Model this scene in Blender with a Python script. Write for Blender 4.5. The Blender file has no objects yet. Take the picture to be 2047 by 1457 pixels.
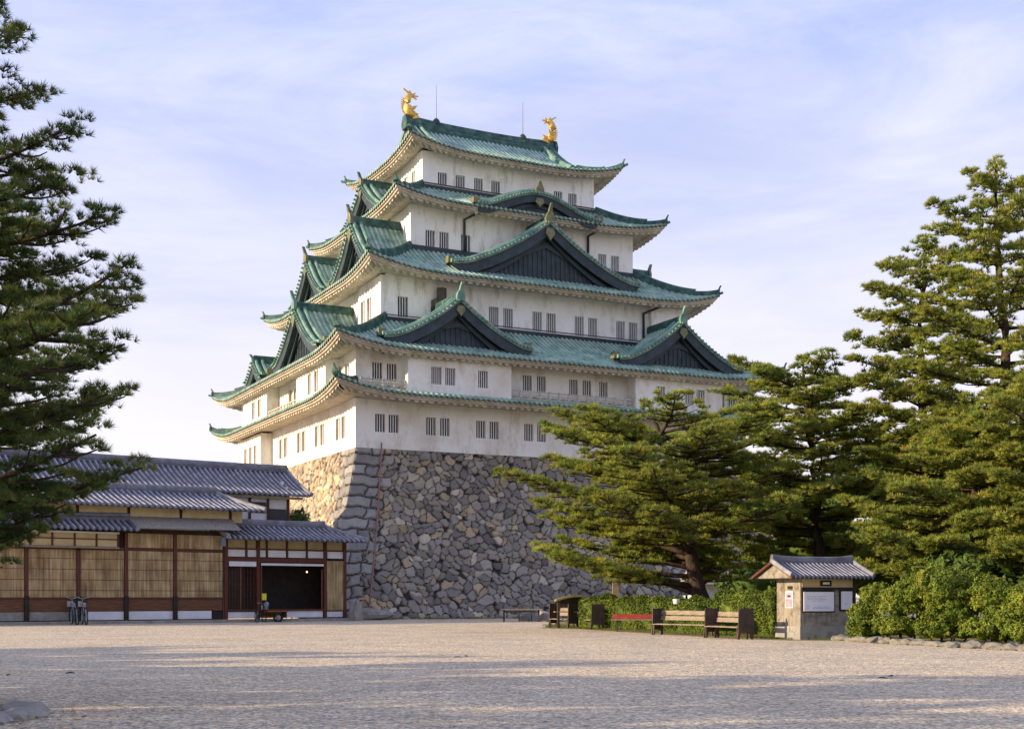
import bpy, math, random
import numpy as np
from mathutils import Vector, Matrix
R_ = math.radians
random.seed(7)
RNG = np.random.default_rng(11)
scene = bpy.context.scene
# ------------------------------------------------------------------ camera
EYE = 1.55
FPX, HY, CXP = 2584.0, 1192.3, 1023.5
cam_d = bpy.data.cameras.new("camera")
cam = bpy.data.objects.new("camera", cam_d)
scene.collection.objects.link(cam)
cam.location = (0, 0, EYE)
cam.rotation_euler = (R_(90), 0, 0)
cam_d.sensor_fit = 'HORIZONTAL'
cam_d.sensor_width = 36.0
cam_d.lens = FPX / 2047 * 36.0
cam_d.shift_y = (HY - 728.5) / 2047.0
cam_d.clip_start = 0.1
cam_d.clip_end = 6000
scene.camera = cam
# ------------------------------------------------------------------ light
SUN_EL = R_(15.0)
SDIR = Vector((-1.0, -0.26, 0)).normalized()          # horizontal direction towards the sun
to_sun = Vector((SDIR.x * math.cos(SUN_EL), SDIR.y * math.cos(SUN_EL), math.sin(SUN_EL)))
sun_d = bpy.data.lights.new("sun", 'SUN')
sun_d.energy = 5.0
sun_d.angle = R_(0.6)
sun_d.color = (1.0, 0.77, 0.50)
sun = bpy.data.objects.new("sun", sun_d)
scene.collection.objects.link(sun)
sun.rotation_euler = to_sun.to_track_quat('Z', 'Y').to_euler()
world = bpy.data.worlds.new("World")
scene.world = world
world.use_nodes = True
nt = world.node_tree
nt.nodes.clear()
N = nt.nodes.new
out = N('ShaderNodeOutputWorld'); bg = N('ShaderNodeBackground')
sky = N('ShaderNodeTexSky'); sky.sky_type = 'NISHITA'; sky.sun_disc = False
sky.sun_elevation = SUN_EL
sky.sun_rotation = math.atan2(SDIR.x, SDIR.y)
sky.air_density = 1.0; sky.dust_density = 0.6; sky.ozone_density = 2.5
tc = N('ShaderNodeTexCoord'); mp = N('ShaderNodeMapping'); mp.inputs['Scale'].default_value = (1.0, 1.6, 6.5)
mp.inputs['Rotation'].default_value = (0.10, 0.05, 0.3)
n1 = N('ShaderNodeTexNoise'); n1.inputs['Scale'].default_value = 2.1; n1.inputs['Detail'].default_value = 9; n1.inputs['Roughness'].default_value = 0.58
n1.inputs['Distortion'].default_value = 0.5
cr = N('ShaderNodeValToRGB'); cr.color_ramp.elements[0].position = 0.34; cr.color_ramp.elements[1].position = 0.72
cr.color_ramp.elements[0].color = (0.0, 0.0, 0.0, 1); cr.color_ramp.elements[1].color = (1, 1, 1, 1)
sep = N('ShaderNodeSeparateXYZ')
rz = N('ShaderNodeValToRGB')                       # thin high cloud veil thickens towards the horizon
e = rz.color_ramp.elements
e[0].position = 0.0; e[0].color = (0.95, 0.95, 0.95, 1)
e[1].position = 0.5; e[1].color = (0.70, 0.70, 0.70, 1)
add = N('ShaderNodeMath'); add.operation = 'MULTIPLY_ADD'; add.inputs[1].default_value = 0.42
clampn = N('ShaderNodeClamp')
mix = N('ShaderNodeMix'); mix.data_type = 'RGBA'
hz = N('ShaderNodeValToRGB')
e = hz.color_ramp.elements
e[0].position = 0.02; e[0].color = (1.0, 0.93, 0.88, 1)
e[1].position = 0.40; e[1].color = (0.50, 0.585, 1.0, 1)
vm = N('ShaderNodeMix'); vm.data_type = 'RGBA'; vm.blend_type = 'MULTIPLY'; vm.inputs[0].default_value = 1.0
CLOUD = 7.9
vm.inputs[7].default_value = (CLOUD, CLOUD, CLOUD, 1)
L = nt.links.new
L(tc.outputs['Generated'], mp.inputs[0]); L(mp.outputs[0], n1.inputs['Vector']); L(n1.outputs['Fac'], cr.inputs[0])
L(tc.outputs['Generated'], sep.inputs[0]); L(sep.outputs['Z'], rz.inputs[0]); L(sep.outputs['Z'], hz.inputs[0])
L(cr.outputs[0], add.inputs[0]); L(rz.outputs[0], add.inputs[2]); L(add.outputs[0], clampn.inputs[0])
wisp = N('ShaderNodeTexNoise'); wisp.inputs['Scale'].default_value = 3.4; wisp.inputs['Detail'].default_value = 10; wisp.inputs['Roughness'].default_value = 0.62; wisp.inputs['Distortion'].default_value = 1.1
mp2 = N('ShaderNodeMapping'); mp2.inputs['Scale'].default_value = (1.0, 1.3, 3.8); mp2.inputs['Rotation'].default_value = (0.0, 0.16, 0.5)
wr = N('ShaderNodeValToRGB'); wr.color_ramp.elements[0].position = 0.38; wr.color_ramp.elements[1].position = 0.74
wr.color_ramp.elements[0].color = (0.0, 0.0, 0.0, 1); wr.color_ramp.elements[1].color = (.52, .52, .52, 1)
wm = N('ShaderNodeMix'); wm.data_type = 'RGBA'; wm.inputs[7].default_value = (0.92, 0.90, 1.0, 1)
L(tc.outputs['Generated'], mp2.inputs[0]); L(mp2.outputs[0], wisp.inputs['Vector']); L(wisp.outputs['Fac'], wr.inputs[0])
L(hz.outputs[0], wm.inputs[6]); L(wr.outputs[0], wm.inputs[0]); L(wm.outputs[2], vm.inputs[6])
L(clampn.outputs[0], mix.inputs[0]); L(sky.outputs[0], mix.inputs[6]); L(vm.outputs[2], mix.inputs[7])
L(mix.outputs[2], bg.inputs[0]); L(bg.outputs[0], out.inputs[0])
bg.inputs[1].default_value = 0.088
scene.view_settings.view_transform = 'Standard'
scene.view_settings.look = 'None'
scene.view_settings.exposure = 0.72
scene.view_settings.gamma = 1.0

# ------------------------------------------------------------------ helpers
COL = scene.collection
def lin(c): return tuple(c) + (1.0,)
def link(o, parent=None):
    COL.objects.link(o)
    if parent is not None: o.parent = parent
    return o
def tag(o, label=None, cat=None, group=None, kind=None):
    if label: o['label'] = label
    if cat: o['category'] = cat
    if group: o['group'] = group
    if kind: o['kind'] = kind
    return o
def empty(name, loc=(0, 0, 0), rz=0.0):
    o = bpy.data.objects.new(name, None); o.empty_display_size = 0.3
    o.location = loc; o.rotation_euler = (0, 0, rz)
    return link(o)
class MB:
    def __init__(s): s.v = []; s.f = []; s.n = 0; s.c = []
    def add(s, V, F, col=None):
        V = np.asarray(V, float).reshape(-1, 3)
        s.v.append(V); b = s.n
        s.f.extend([tuple(int(i) + b for i in f) for f in F]); s.n += len(V)
        if col is not None:
            s.c.append(np.tile(np.array(col, float)[:3], (len(V), 1)) if np.ndim(col) == 1 else np.asarray(col, float))
        return s
    def box(s, x0, x1, y0, y1, z0, z1, col=None):
        V = [(x, y, z) for z in (z0, z1) for y in (y0, y1) for x in (x0, x1)]
        F = [(0, 2, 3, 1), (4, 5, 7, 6), (0, 1, 5, 4), (2, 6, 7, 3), (0, 4, 6, 2), (1, 3, 7, 5)]
        return s.add(V, F, col)
    def prism(s, poly, fn, d0, d1, col=None):
        """poly: 2-D outline; fn(a, b, d) -> 3-D point"""
        n = len(poly)
        V = [fn(a, b, d0) for a, b in poly] + [fn(a, b, d1) for a, b in poly]
        F = [tuple(range(n))[::-1], tuple(range(n, 2 * n))] + [(i, (i + 1) % n, n + (i + 1) % n, n + i) for i in range(n)]
        return s.add(V, F, col)
    def tube(s, pts, rad, seg=8, col=None, squash=1.0, cap=True):
        pts = [Vector(p) for p in pts]; n = len(pts)
        if not hasattr(rad, '__len__'): rad = [rad] * n
        V = []; up = Vector((0, 0, 1))
        for i, p in enumerate(pts):
            t = (pts[min(i + 1, n - 1)] - pts[max(i - 1, 0)])
            if t.length < 1e-9: t = Vector((0, 0, 1))
            t.normalize()
            a = t.cross(up)
            if a.length < 0.05: a = t.cross(Vector((0, 1, 0)))
            a.normalize(); b = a.cross(t).normalized()
            for k in range(seg):
                w = 2 * math.pi * k / seg
                V.append(p + a * math.cos(w) * rad[i] + b * math.sin(w) * rad[i] * squash)
        F = []
        for i in range(n - 1):
            for k in range(seg):
                k2 = (k + 1) % seg
                F.append((i * seg + k, i * seg + k2, (i + 1) * seg + k2, (i + 1) * seg + k))
        if cap:
            F.append(tuple(range(seg))[::-1]); F.append(tuple(range((n - 1) * seg, n * seg)))
        return s.add([tuple(v) for v in V], F, col)
    def bar(s, pts, w, h, col=None, up=(0, 0, 1), drop=0.0):
        """rounded-top bar swept along pts; bottom at the path"""
        pts = [Vector(p) for p in pts]; n = len(pts); up = Vector(up)
        prof = [(-.5, -.35), (-.5, .55), (-.36, .86), (0, 1.0), (.36, .86), (.5, .55), (.5, -.35)]
        V = []
        for i, p in enumerate(pts):
            t = (pts[min(i + 1, n - 1)] - pts[max(i - 1, 0)]).normalized()
            a = t.cross(up).normalized(); b = a.cross(t).normalized()
            for (u, q) in prof: V.append(tuple(p + a * u * w + b * q * h))
        m = len(prof); F = []
        for i in range(n - 1):
            for k in range(m):
                k2 = (k + 1) % m
                F.append((i * m + k, (i + 1) * m + k, (i + 1) * m + k2, i * m + k2))
        F.append(tuple(range(m))); F.append(tuple(range((n - 1) * m, n * m))[::-1])
        return s.add(V, F, col)
    def grid(s, P, col=None, flip=False):
        """P: (nu, nv, 3) array"""
        nu, nv = P.shape[:2]
        idx = np.arange(nu * nv).reshape(nu, nv)
        a = idx[:-1, :-1].ravel(); b = idx[1:, :-1].ravel(); c = idx[1:, 1:].ravel(); d = idx[:-1, 1:].ravel()
        F = np.stack([a, b, c, d] if not flip else [a, d, c, b], 1)
        return s.add(P.reshape(-1, 3), F.tolist(), col if col is None or np.ndim(col) == 1 else col.reshape(-1, 3))
    def build(s, name, mat, parent=None, smooth=False, xf=None):
        me = bpy.data.meshes.new(name)
        V = np.concatenate(s.v) if s.v else np.zeros((0, 3))
        if xf is not None: V = np.array([xf(*p) for p in V])
        me.from_pydata(V.tolist(), [], s.f)
        if s.c:
            at = me.color_attributes.new('tint', 'FLOAT_COLOR', 'POINT')
            c = np.concatenate(s.c); c = np.concatenate([c, np.ones((len(c), 1))], 1)
            at.data.foreach_set('color', c.astype(np.float32).ravel())
        me.materials.append(mat)
        if smooth: me.polygons.foreach_set('use_smooth', [True] * len(me.polygons))
        me.update()
        return link(bpy.data.objects.new(name, me), parent)
def tri_mesh(name, V, F, mat, parent, col=None, uvn=None):
    """fast path for big triangle soups"""
    me = bpy.data.meshes.new(name)
    nv, nf = len(V), len(F)
    me.vertices.add(nv); me.vertices.foreach_set('co', V.astype(np.float32).ravel())
    me.loops.add(nf * 3); me.loops.foreach_set('vertex_index', F.astype(np.int32).ravel())
    me.polygons.add(nf); me.polygons.foreach_set('loop_start', np.arange(0, nf * 3, 3, dtype=np.int32))
    me.update(calc_edges=True)
    if col is not None:
        at = me.color_attributes.new('tint', 'FLOAT_COLOR', 'POINT')
        at.data.foreach_set('color', np.concatenate([col, np.ones((nv, 1))], 1).astype(np.float32).ravel())
    me.materials.append(mat)
    return link(bpy.data.objects.new(name, me), parent)

# ------------------------------------------------------------------ materials
def mat_new(name):
    m = bpy.data.materials.new(name); m.use_nodes = True
    t = m.node_tree; b = t.nodes['Principled BSDF']
    return m, t, b
def noise_mat(name, cols, scale=2.0, rough=0.8, bump=0.0, bscale=20.0, detail=6.0, stretch=(1, 1, 1), spec=0.3, attr=False, metallic=0.0, pos=None, spot=None, mixatt=1.0):
    m, t, b = mat_new(name)
    nn, ll = t.nodes.new, t.links.new
    tc = nn('ShaderNodeTexCoord'); mp = nn('ShaderNodeMapping'); mp.inputs['Scale'].default_value = stretch
    ll(tc.outputs['Object'], mp.inputs[0])
    n = nn('ShaderNodeTexNoise'); n.inputs['Scale'].default_value = scale; n.inputs['Detail'].default_value = detail; n.inputs['Roughness'].default_value = 0.62
    ll(mp.outputs[0], n.inputs['Vector'])
    r = nn('ShaderNodeValToRGB')
    while len(r.color_ramp.elements) < len(cols): r.color_ramp.elements.new(0.5)
    for i, c in enumerate(cols):
        r.color_ramp.elements[i].position = (pos[i] if pos else 0.3 + 0.4 * i / max(1, len(cols) - 1))
        r.color_ramp.elements[i].color = lin(c)
    ll(n.outputs['Fac'], r.inputs[0])
    src = r.outputs[0]
    if spot:                                   # weather stains with a shape of their own
        sc, c2, lo, hi, st = spot
        mp2 = nn('ShaderNodeMapping'); mp2.inputs['Scale'].default_value = st; ll(tc.outputs['Object'], mp2.inputs[0])
        n2 = nn('ShaderNodeTexNoise'); n2.inputs['Scale'].default_value = sc; n2.inputs['Detail'].default_value = 8; n2.inputs['Roughness'].default_value = 0.7
        ll(mp2.outputs[0], n2.inputs['Vector'])
        mr = nn('ShaderNodeMapRange'); mr.inputs[1].default_value = lo; mr.inputs[2].default_value = hi; ll(n2.outputs['Fac'], mr.inputs[0])
        mx = nn('ShaderNodeMix'); mx.data_type = 'RGBA'; ll(mr.outputs[0], mx.inputs[0]); ll(src, mx.inputs[6]); mx.inputs[7].default_value = lin(c2)
        src = mx.outputs[2]
    if attr:
        a = nn('ShaderNodeAttribute'); a.attribute_name = 'tint'
        mx = nn('ShaderNodeMix'); mx.data_type = 'RGBA'; mx.blend_type = 'MULTIPLY'; mx.inputs[0].default_value = mixatt
        ll(src, mx.inputs[6]); ll(a.outputs['Color'], mx.inputs[7]); src = mx.outputs[2]
    ll(src, b.inputs['Base Color'])
    b.inputs['Roughness'].default_value = rough; b.inputs['Metallic'].default_value = metallic
    b.inputs['Specular IOR Level'].default_value = spec
    if bump:
        n3 = nn('ShaderNodeTexNoise'); n3.inputs['Scale'].default_value = bscale; n3.inputs['Detail'].default_value = 5
        ll(mp.outputs[0], n3.inputs['Vector'])
        bp = nn('ShaderNodeBump'); bp.inputs['Strength'].default_value = bump; bp.inputs['Distance'].default_value = 0.05
        ll(n3.outputs['Fac'], bp.inputs['Height']); ll(bp.outputs[0], b.inputs['Normal'])
    return m
M = {}
M['plaster'] = noise_mat('plaster', [(.715, .71, .67), (.81, .82, .80)], 0.6, 0.85, 0.15, 9, spot=(1.5, (.45, .42, .35), .52, .74, (1, 1, .28)), pos=[.3, .55])
M['plaster_low'] = noise_mat('plaster_low', [(.62, .585, .51), (.76, .755, .72)], 0.45, 0.85, 0.2, 9, spot=(.9, (.42, .365, .28), .52, .76, (1, 1, .42)), pos=[.33, .56])
M['eave'] = noise_mat('eave', [(.36, .31, .23), (.56, .52, .44)], 1.2, 0.85, 0.1, 9, spot=(2.0, (.30, .20, .12), .62, .8, (1, 1, 1)))
M['copper'] = noise_mat('copper', [(.14, .26, .205), (.27, .415, .335), (.44, .55, .46)], 1.1, 0.6, 0.12, 14, spot=(.9, (.045, .13, .125), .50, .74, (1, 1, 1)), pos=[.28, .48, .7], spec=.35, attr=True)
M['copper_plain'] = noise_mat('copper_plain', [(.05, .12, .10), (.12, .235, .19), (.27, .37, .29)], 1.1, 0.6, 0.12, 14, pos=[.28, .48, .7], spec=.35)
M['copper_dark'] = noise_mat('copper_dark', [(.010, .035, .038), (.030, .09, .078), (.12, .20, .14)], 1.8, 0.55, 0.1, 14, pos=[.3, .5, .75])
M['dark_board'] = noise_mat('dark_board', [(.016, .026, .034), (.042, .062, .074)], 1.5, 0.55, 0.15, 8, spot=(3, (.06, .10, .10), .58, .8, (1, 1, .5)))
M['gold'] = noise_mat('gold', [(.50, .30, .06), (.85, .58, .16)], 4, 0.42, 0.8, 9, metallic=0.7)
M['old_gold'] = noise_mat('old_gold', [(.06, .11, .08), (.26, .21, .09)], 3, 0.5, 0.3, 9, metallic=0.2)
M['window_dark'] = noise_mat('window_dark', [(.012, .013, .017), (.03, .032, .04)], 2, 0.35, spec=.5)
M['window_grey'] = noise_mat('window_grey', [(.10, .10, .115), (.17, .17, .18)], 2, 0.6)
M['window_warm'] = noise_mat('window_warm', [(.13, .11, .095), (.21, .185, .16)], 2, 0.7)
M['bar'] = noise_mat('bar', [(.70, .69, .67), (.84, .83, .81)], 4, 0.8)
M['dark_line'] = noise_mat('dark_line', [(.05, .045, .04), (.12, .10, .09)], 3, 0.7)
M['pipe'] = noise_mat('pipe', [(.010, .018, .022), (.03, .04, .045)], 3, 0.45, spec=.5)
M['stone'] = noise_mat('stone', [(.72, .72, .74), (1.0, 1.0, 1.0), (1.15, 1.08, .98)], 1.6, 0.9, 0.55, 7, attr=True, pos=[.3, .5, .75], detail=9)
M['tile'] = noise_mat('tile', [(.09, .093, .11), (.16, .163, .18), (.27, .27, .28)], 2.2, 0.5, 0.15, 20, attr=True, pos=[.3, .5, .75], spec=.5)
M['wood_red'] = noise_mat('wood_red', [(.055, .018, .010), (.13, .038, .020)], 3, 0.6, 0.2, 12, stretch=(4, 4, .5))
M['wood_dado'] = noise_mat('wood_dado', [(.075, .034, .016), (.18, .082, .036)], 2.5, 0.65, 0.2, 12, stretch=(.6, 1, 6))
M['wood_dark'] = noise_mat('wood_dark', [(.015, .012, .010), (.035, .026, .020)], 3, 0.7, 0.2, 12)
M['yellow_wall'] = noise_mat('yellow_wall', [(.42, .33, .17), (.58, .47, .26)], 1.4, 0.85, 0.1, 12)
M['white_panel'] = noise_mat('white_panel', [(.58, .58, .60), (.74, .74, .76)], 1.2, 0.8, 0.1, 12, spot=(2, (.42, .38, .33), .62, .85, (1, 1, 1)))
M['shingle'] = noise_mat('shingle', [(.17, .15, .12), (.32, .29, .25)], 3, 0.85, 0.4, 14, stretch=(5, 1, 1))
M['concrete'] = noise_mat('concrete', [(.20, .19, .17), (.34, .32, .29)], 1.6, 0.9, 0.4, 14, spot=(2.5, (.10, .10, .07), .55, .75, (1, 1, 1)))
def screen_mat():
    m, t, b = mat_new('reed_screen')
    nn, ll = t.nodes.new, t.links.new
    tc = nn('ShaderNodeTexCoord'); mp = nn('ShaderNodeMapping'); mp.inputs['Scale'].default_value = (9, 9, .35); ll(tc.outputs['Object'], mp.inputs[0])
    n = nn('ShaderNodeTexNoise'); n.inputs['Scale'].default_value = 1.0; n.inputs['Detail'].default_value = 8; n.inputs['Roughness'].default_value = .7; ll(mp.outputs[0], n.inputs['Vector'])
    r = nn('ShaderNodeValToRGB'); r.color_ramp.elements.new(.5)
    for i, (p, c) in enumerate([(.30, (.16, .095, .04)), (.5, (.35, .26, .13)), (.72, (.54, .46, .31))]):
        r.color_ramp.elements[i].position = p; r.color_ramp.elements[i].color = lin(c)
    ll(n.outputs['Fac'], r.inputs[0])
    mp2 = nn('ShaderNodeMapping'); mp2.inputs['Scale'].default_value = (1.0, 1.0, .6); ll(tc.outputs['Object'], mp2.inputs[0])
    n2 = nn('ShaderNodeTexNoise'); n2.inputs['Scale'].default_value = 1.3; n2.inputs['Detail'].default_value = 7; ll(mp2.outputs[0], n2.inputs['Vector'])
    r2 = nn('ShaderNodeValToRGB'); r2.color_ramp.elements[0].position = .35; r2.color_ramp.elements[0].color = (.62, .55, .46, 1); r2.color_ramp.elements[1].position = .65; r2.color_ramp.elements[1].color = (1.15, 1.12, 1.05, 1)
    ll(n2.outputs['Fac'], r2.inputs[0])
    mx = nn('ShaderNodeMix'); mx.data_type = 'RGBA'; mx.blend_type = 'MULTIPLY'; mx.inputs[0].default_value = 1; ll(r.outputs[0], mx.inputs[6]); ll(r2.outputs[0], mx.inputs[7])
    ll(mx.outputs[2], b.inputs['Base Color']); b.inputs['Roughness'].default_value = .85
    return m
M['screen'] = screen_mat()
M['bench_wood'] = noise_mat('bench_wood', [(.15, .118, .085), (.32, .26, .19)], 3, 0.7, 0.2, 14, stretch=(1, 6, 6))
M['bench_dark'] = noise_mat('bench_dark', [(.028, .020, .016), (.075, .052, .038)], 3, 0.6, 0.2, 14)
M['red_cloth'] = noise_mat('red_cloth', [(.26, .035, .030), (.42, .07, .055)], 4, 0.8, 0.1, 14)
M['metal'] = noise_mat('metal', [(.25, .26, .28), (.42, .43, .45)], 5, 0.35, metallic=.8)
M['rubber'] = noise_mat('rubber', [(.012, .012, .013), (.03, .03, .03)], 5, 0.8)
M['red_paint'] = noise_mat('red_paint', [(.20, .045, .018), (.34, .08, .03)], 3, 0.6)
M['blue_paint'] = noise_mat('blue_paint', [(.10, .14, .20), (.20, .26, .34)], 3, 0.4)
M['yellow_paint'] = noise_mat('yellow_paint', [(.55, .50, .04), (.75, .68, .08)], 3, 0.5)
M['rust_pipe'] = noise_mat('rust_pipe', [(.20, .10, .08), (.34, .19, .16)], 3, 0.6)
M['bark'] = noise_mat('bark', [(.014, .010, .008), (.045, .030, .021), (.085, .055, .036)], 5, 0.95, 0.8, 16, pos=[.3, .5, .75], stretch=(1, 1, .5))
def leaf_mat(name, c1, c2, c3, trans=.25, scale=.8, rough=.7):
    m, t, b = mat_new(name)
    nn, ll = t.nodes.new, t.links.new
    tc = nn('ShaderNodeTexCoord')
    n = nn('ShaderNodeTexNoise'); n.inputs['Scale'].default_value = scale; n.inputs['Detail'].default_value = 7; n.inputs['Roughness'].default_value = .75; ll(tc.outputs['Object'], n.inputs['Vector'])
    r = nn('ShaderNodeValToRGB'); r.color_ramp.elements.new(.5)
    for i, (p, c) in enumerate([(.32, c1), (.5, c2), (.68, c3)]):
        r.color_ramp.elements[i].position = p; r.color_ramp.elements[i].color = lin(c)
    ll(n.outputs['Fac'], r.inputs[0])
    a = nn('ShaderNodeAttribute'); a.attribute_name = 'tint'
    mx = nn('ShaderNodeMix'); mx.data_type = 'RGBA'; mx.blend_type = 'MULTIPLY'; mx.inputs[0].default_value = 1
    ll(r.outputs[0], mx.inputs[6]); ll(a.outputs['Color'], mx.inputs[7])
    ll(mx.outputs[2], b.inputs['Base Color']); b.inputs['Roughness'].default_value = rough; b.inputs['Specular IOR Level'].default_value = .25
    tr = nn('ShaderNodeBsdfTranslucent'); ll(mx.outputs[2], tr.inputs[0])
    ms = nn('ShaderNodeMixShader'); ms.inputs[0].default_value = trans
    ll(b.outputs[0], ms.inputs[1]); ll(tr.outputs[0], ms.inputs[2]); ll(ms.outputs[0], t.nodes['Material Output'].inputs[0])
    return m
M['needles'] = leaf_mat('pine_needles', (.09, .145, .032), (.225, .275, .05), (.44, .41, .065), .32, 1.8)
M['needles_dark'] = leaf_mat('pine_needles_dark', (.05, .09, .030), (.105, .155, .042), (.23, .23, .055), .3, 1.8)
M['broad'] = leaf_mat('broad_leaves', (.025, .055, .012), (.06, .11, .02), (.12, .17, .03), .2, .6)
M['azalea'] = leaf_mat('azalea_leaves', (.045, .090, .010), (.150, .205, .022), (.33, .36, .045), .25, 1.3)
M['hedge'] = leaf_mat('hedge_leaves', (.040, .075, .010), (.105, .155, .020), (.24, .28, .032), .22, 1.3)
M['grass'] = leaf_mat('grass_blades', (.09, .11, .02), (.17, .20, .04), (.28, .27, .08), .2, 1.3)

def gravel_mat():
    m, t, b = mat_new('gravel')
    nn, ll = t.nodes.new, t.links.new
    tc = nn('ShaderNodeTexCoord')
    def noise(sc, st=(1, 1, 1), det=6, ro=.6):
        mp = nn('ShaderNodeMapping'); mp.inputs['Scale'].default_value = st; ll(tc.outputs['Object'], mp.inputs[0])
        n = nn('ShaderNodeTexNoise'); n.inputs['Scale'].default_value = sc; n.inputs['Detail'].default_value = det; n.inputs['Roughness'].default_value = ro; ll(mp.outputs[0], n.inputs['Vector']); return n
    def ramp(src, els):
        r = nn('ShaderNodeValToRGB')
        while len(r.color_ramp.elements) < len(els): r.color_ramp.elements.new(.5)
        for i, (p, c) in enumerate(els): r.color_ramp.elements[i].position = p; r.color_ramp.elements[i].color = lin(c)
        ll(src, r.inputs[0]); return r
    def mul(a, b_):
        mx = nn('ShaderNodeMix'); mx.data_type = 'RGBA'; mx.blend_type = 'MULTIPLY'; mx.inputs[0].default_value = 1; ll(a, mx.inputs[6]); ll(b_, mx.inputs[7]); return mx.outputs[2]
    base = ramp(noise(.35).outputs[0], [(.3, (.52, .465, .35)), (.55, (.64, .57, .425)), (.75, (.66, .58, .42))])
    v = nn('ShaderNodeTexVoronoi'); v.inputs['Scale'].default_value = 24; ll(tc.outputs['Object'], v.inputs['Vector'])
    sp = nn('ShaderNodeSeparateColor'); ll(v.outputs['Color'], sp.inputs[0])
    peb = ramp(sp.outputs[0], [(0, (.36, .37, .42)), (.3, (.82, .80, .80)), (.7, (1.08, 1.04, .99)), (1, (1.6, 1.5, 1.36))])
    mid = ramp(noise(3.0, (1, 1, 1), 9, .72).outputs[0], [(.30, (.62, .62, .66)), (.5, (.96, .96, .97)), (.72, (1.2, 1.14, 1.05))])
    fin = ramp(noise(9.0, (1, 1, 1), 6, .8).outputs[0], [(.36, (.55, .54, .57)), (.5, (1, 1, 1)), (.64, (1.36, 1.30, 1.20))])
    strk = ramp(noise(1.0, (.22, 1.1, 1), 6, .7).outputs[0], [(.38, (.92, .92, .93)), (.55, (1, 1, 1)), (.70, (1.08, 1.02, .93))])
    c = mul(mul(mul(mul(base.outputs[0], peb.outputs[0]), mid.outputs[0]), strk.outputs[0]), fin.outputs[0])
    ll(c, b.inputs['Base Color']); b.inputs['Roughness'].default_value = .95; b.inputs['Specular IOR Level'].default_value = .1
    v2 = nn('ShaderNodeTexVoronoi'); v2.inputs['Scale'].default_value = 24; ll(tc.outputs['Object'], v2.inputs['Vector'])
    bp = nn('ShaderNodeBump'); bp.inputs['Strength'].default_value = .9; bp.inputs['Distance'].default_value = .02; ll(v2.outputs['Distance'], bp.inputs['Height'])
    bp2 = nn('ShaderNodeBump'); bp2.inputs['Strength'].default_value = .6; bp2.inputs['Distance'].default_value = .04; ll(noise(6, (1, 1, 1), 6, .7).outputs[0], bp2.inputs['Height']); ll(bp.outputs[0], bp2.inputs['Normal'])
    ll(bp2.outputs[0], b.inputs['Normal'])
    return m
M['gravel'] = gravel_mat()
M['soil'] = noise_mat('soil', [(.10, .12, .03), (.20, .19, .06), (.30, .24, .13)], 1.5, 0.95, 0.7, 12, pos=[.3, .5, .7])

# ------------------------------------------------------------------ ground
g = MB(); g.add([(-2500, -600, 0), (2500, -600, 0), (2500, 4500, 0), (-2500, 4500, 0)], [(0, 1, 2, 3)])
tag(g.build('ground', M['gravel']), kind='structure')
def at(px, py, Y): return ((px - CXP) / FPX * Y, Y, EYE + (HY - py) / FPX * Y)
def gxy(px, Y): return ((px - CXP) / FPX * Y, Y)

# ================================================================== CASTLE
TH = R_(26.9275)
CC = (-2.65, 113.37)
TW = [34.36, 34.5, 26.74, 20.47, 16.09]
TD = [30.08, 30.47, 22.35, 16.97, 11.34]
TO = [2.37, 2.22, 2.33, 2.12, 1.84]
castle = empty('castle_keep', (CC[0], CC[1], 0), TH)
tag(castle, 'white five-storey castle keep with green copper roofs, standing on the stone base', 'castle')

def wall_with_holes(mb, x0, x1, z0, z1, holes, fn, depth=.32):
    """fn(x, d, z): wall plane point, d = inwards depth"""
    xs = sorted(set([x0, x1] + [h[0] for h in holes] + [h[1] for h in holes]))
    zs = sorted(set([z0, z1] + [h[2] for h in holes] + [h[3] for h in holes]))
    xs = [x for x in xs if x0 - 1e-6 <= x <= x1 + 1e-6]; zs = [z for z in zs if z0 - 1e-6 <= z <= z1 + 1e-6]
    for i in range(len(xs) - 1):
        for j in range(len(zs) - 1):
            cx, cz = (xs[i] + xs[i + 1]) / 2, (zs[j] + zs[j + 1]) / 2
            if any(h[0] < cx < h[1] and h[2] < cz < h[3] for h in holes): continue
            mb.add([fn(xs[i], 0, zs[j]), fn(xs[i + 1], 0, zs[j]), fn(xs[i + 1], 0, zs[j + 1]), fn(xs[i], 0, zs[j + 1])], [(0, 1, 2, 3)])
    for a, b, c, d in holes:
        for p, q in (((a, c), (a, d)), ((b, d), (b, c)), ((a, d), (b, d)), ((b, c), (a, c))):
            mb.add([fn(p[0], 0, p[1]), fn(q[0], 0, q[1]), fn(q[0], depth, q[1]), fn(p[0], depth, p[1])], [(0, 1, 2, 3)])
def window(parent, h, fn, kind='window_dark', nbar=4, depth=.32):
    a, b, c, d = h
    m = MB()
    m.add([fn(a, depth, c), fn(b, depth, c), fn(b, depth, d), fn(a, depth, d)], [(0, 1, 2, 3)])
    w = m.build('window', M[kind], parent)
    k = MB(); bw = (b - a) / (2 * nbar + 1) * .25
    for i in range(nbar):
        x = a + (b - a) * (i + 1) / (nbar + 1)
        P = [fn(x + s * bw, dd, z) for z in (c, d) for dd in (.10, .14) for s in (-1, 1)]
        k.add(P, [(0, 2, 3, 1), (4, 5, 7, 6), (0, 1, 5, 4), (2, 6, 7, 3), (0, 4, 6, 2), (1, 3, 7, 5)])
    k.build('window_bars', M['bar'], w)
    return w

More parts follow.
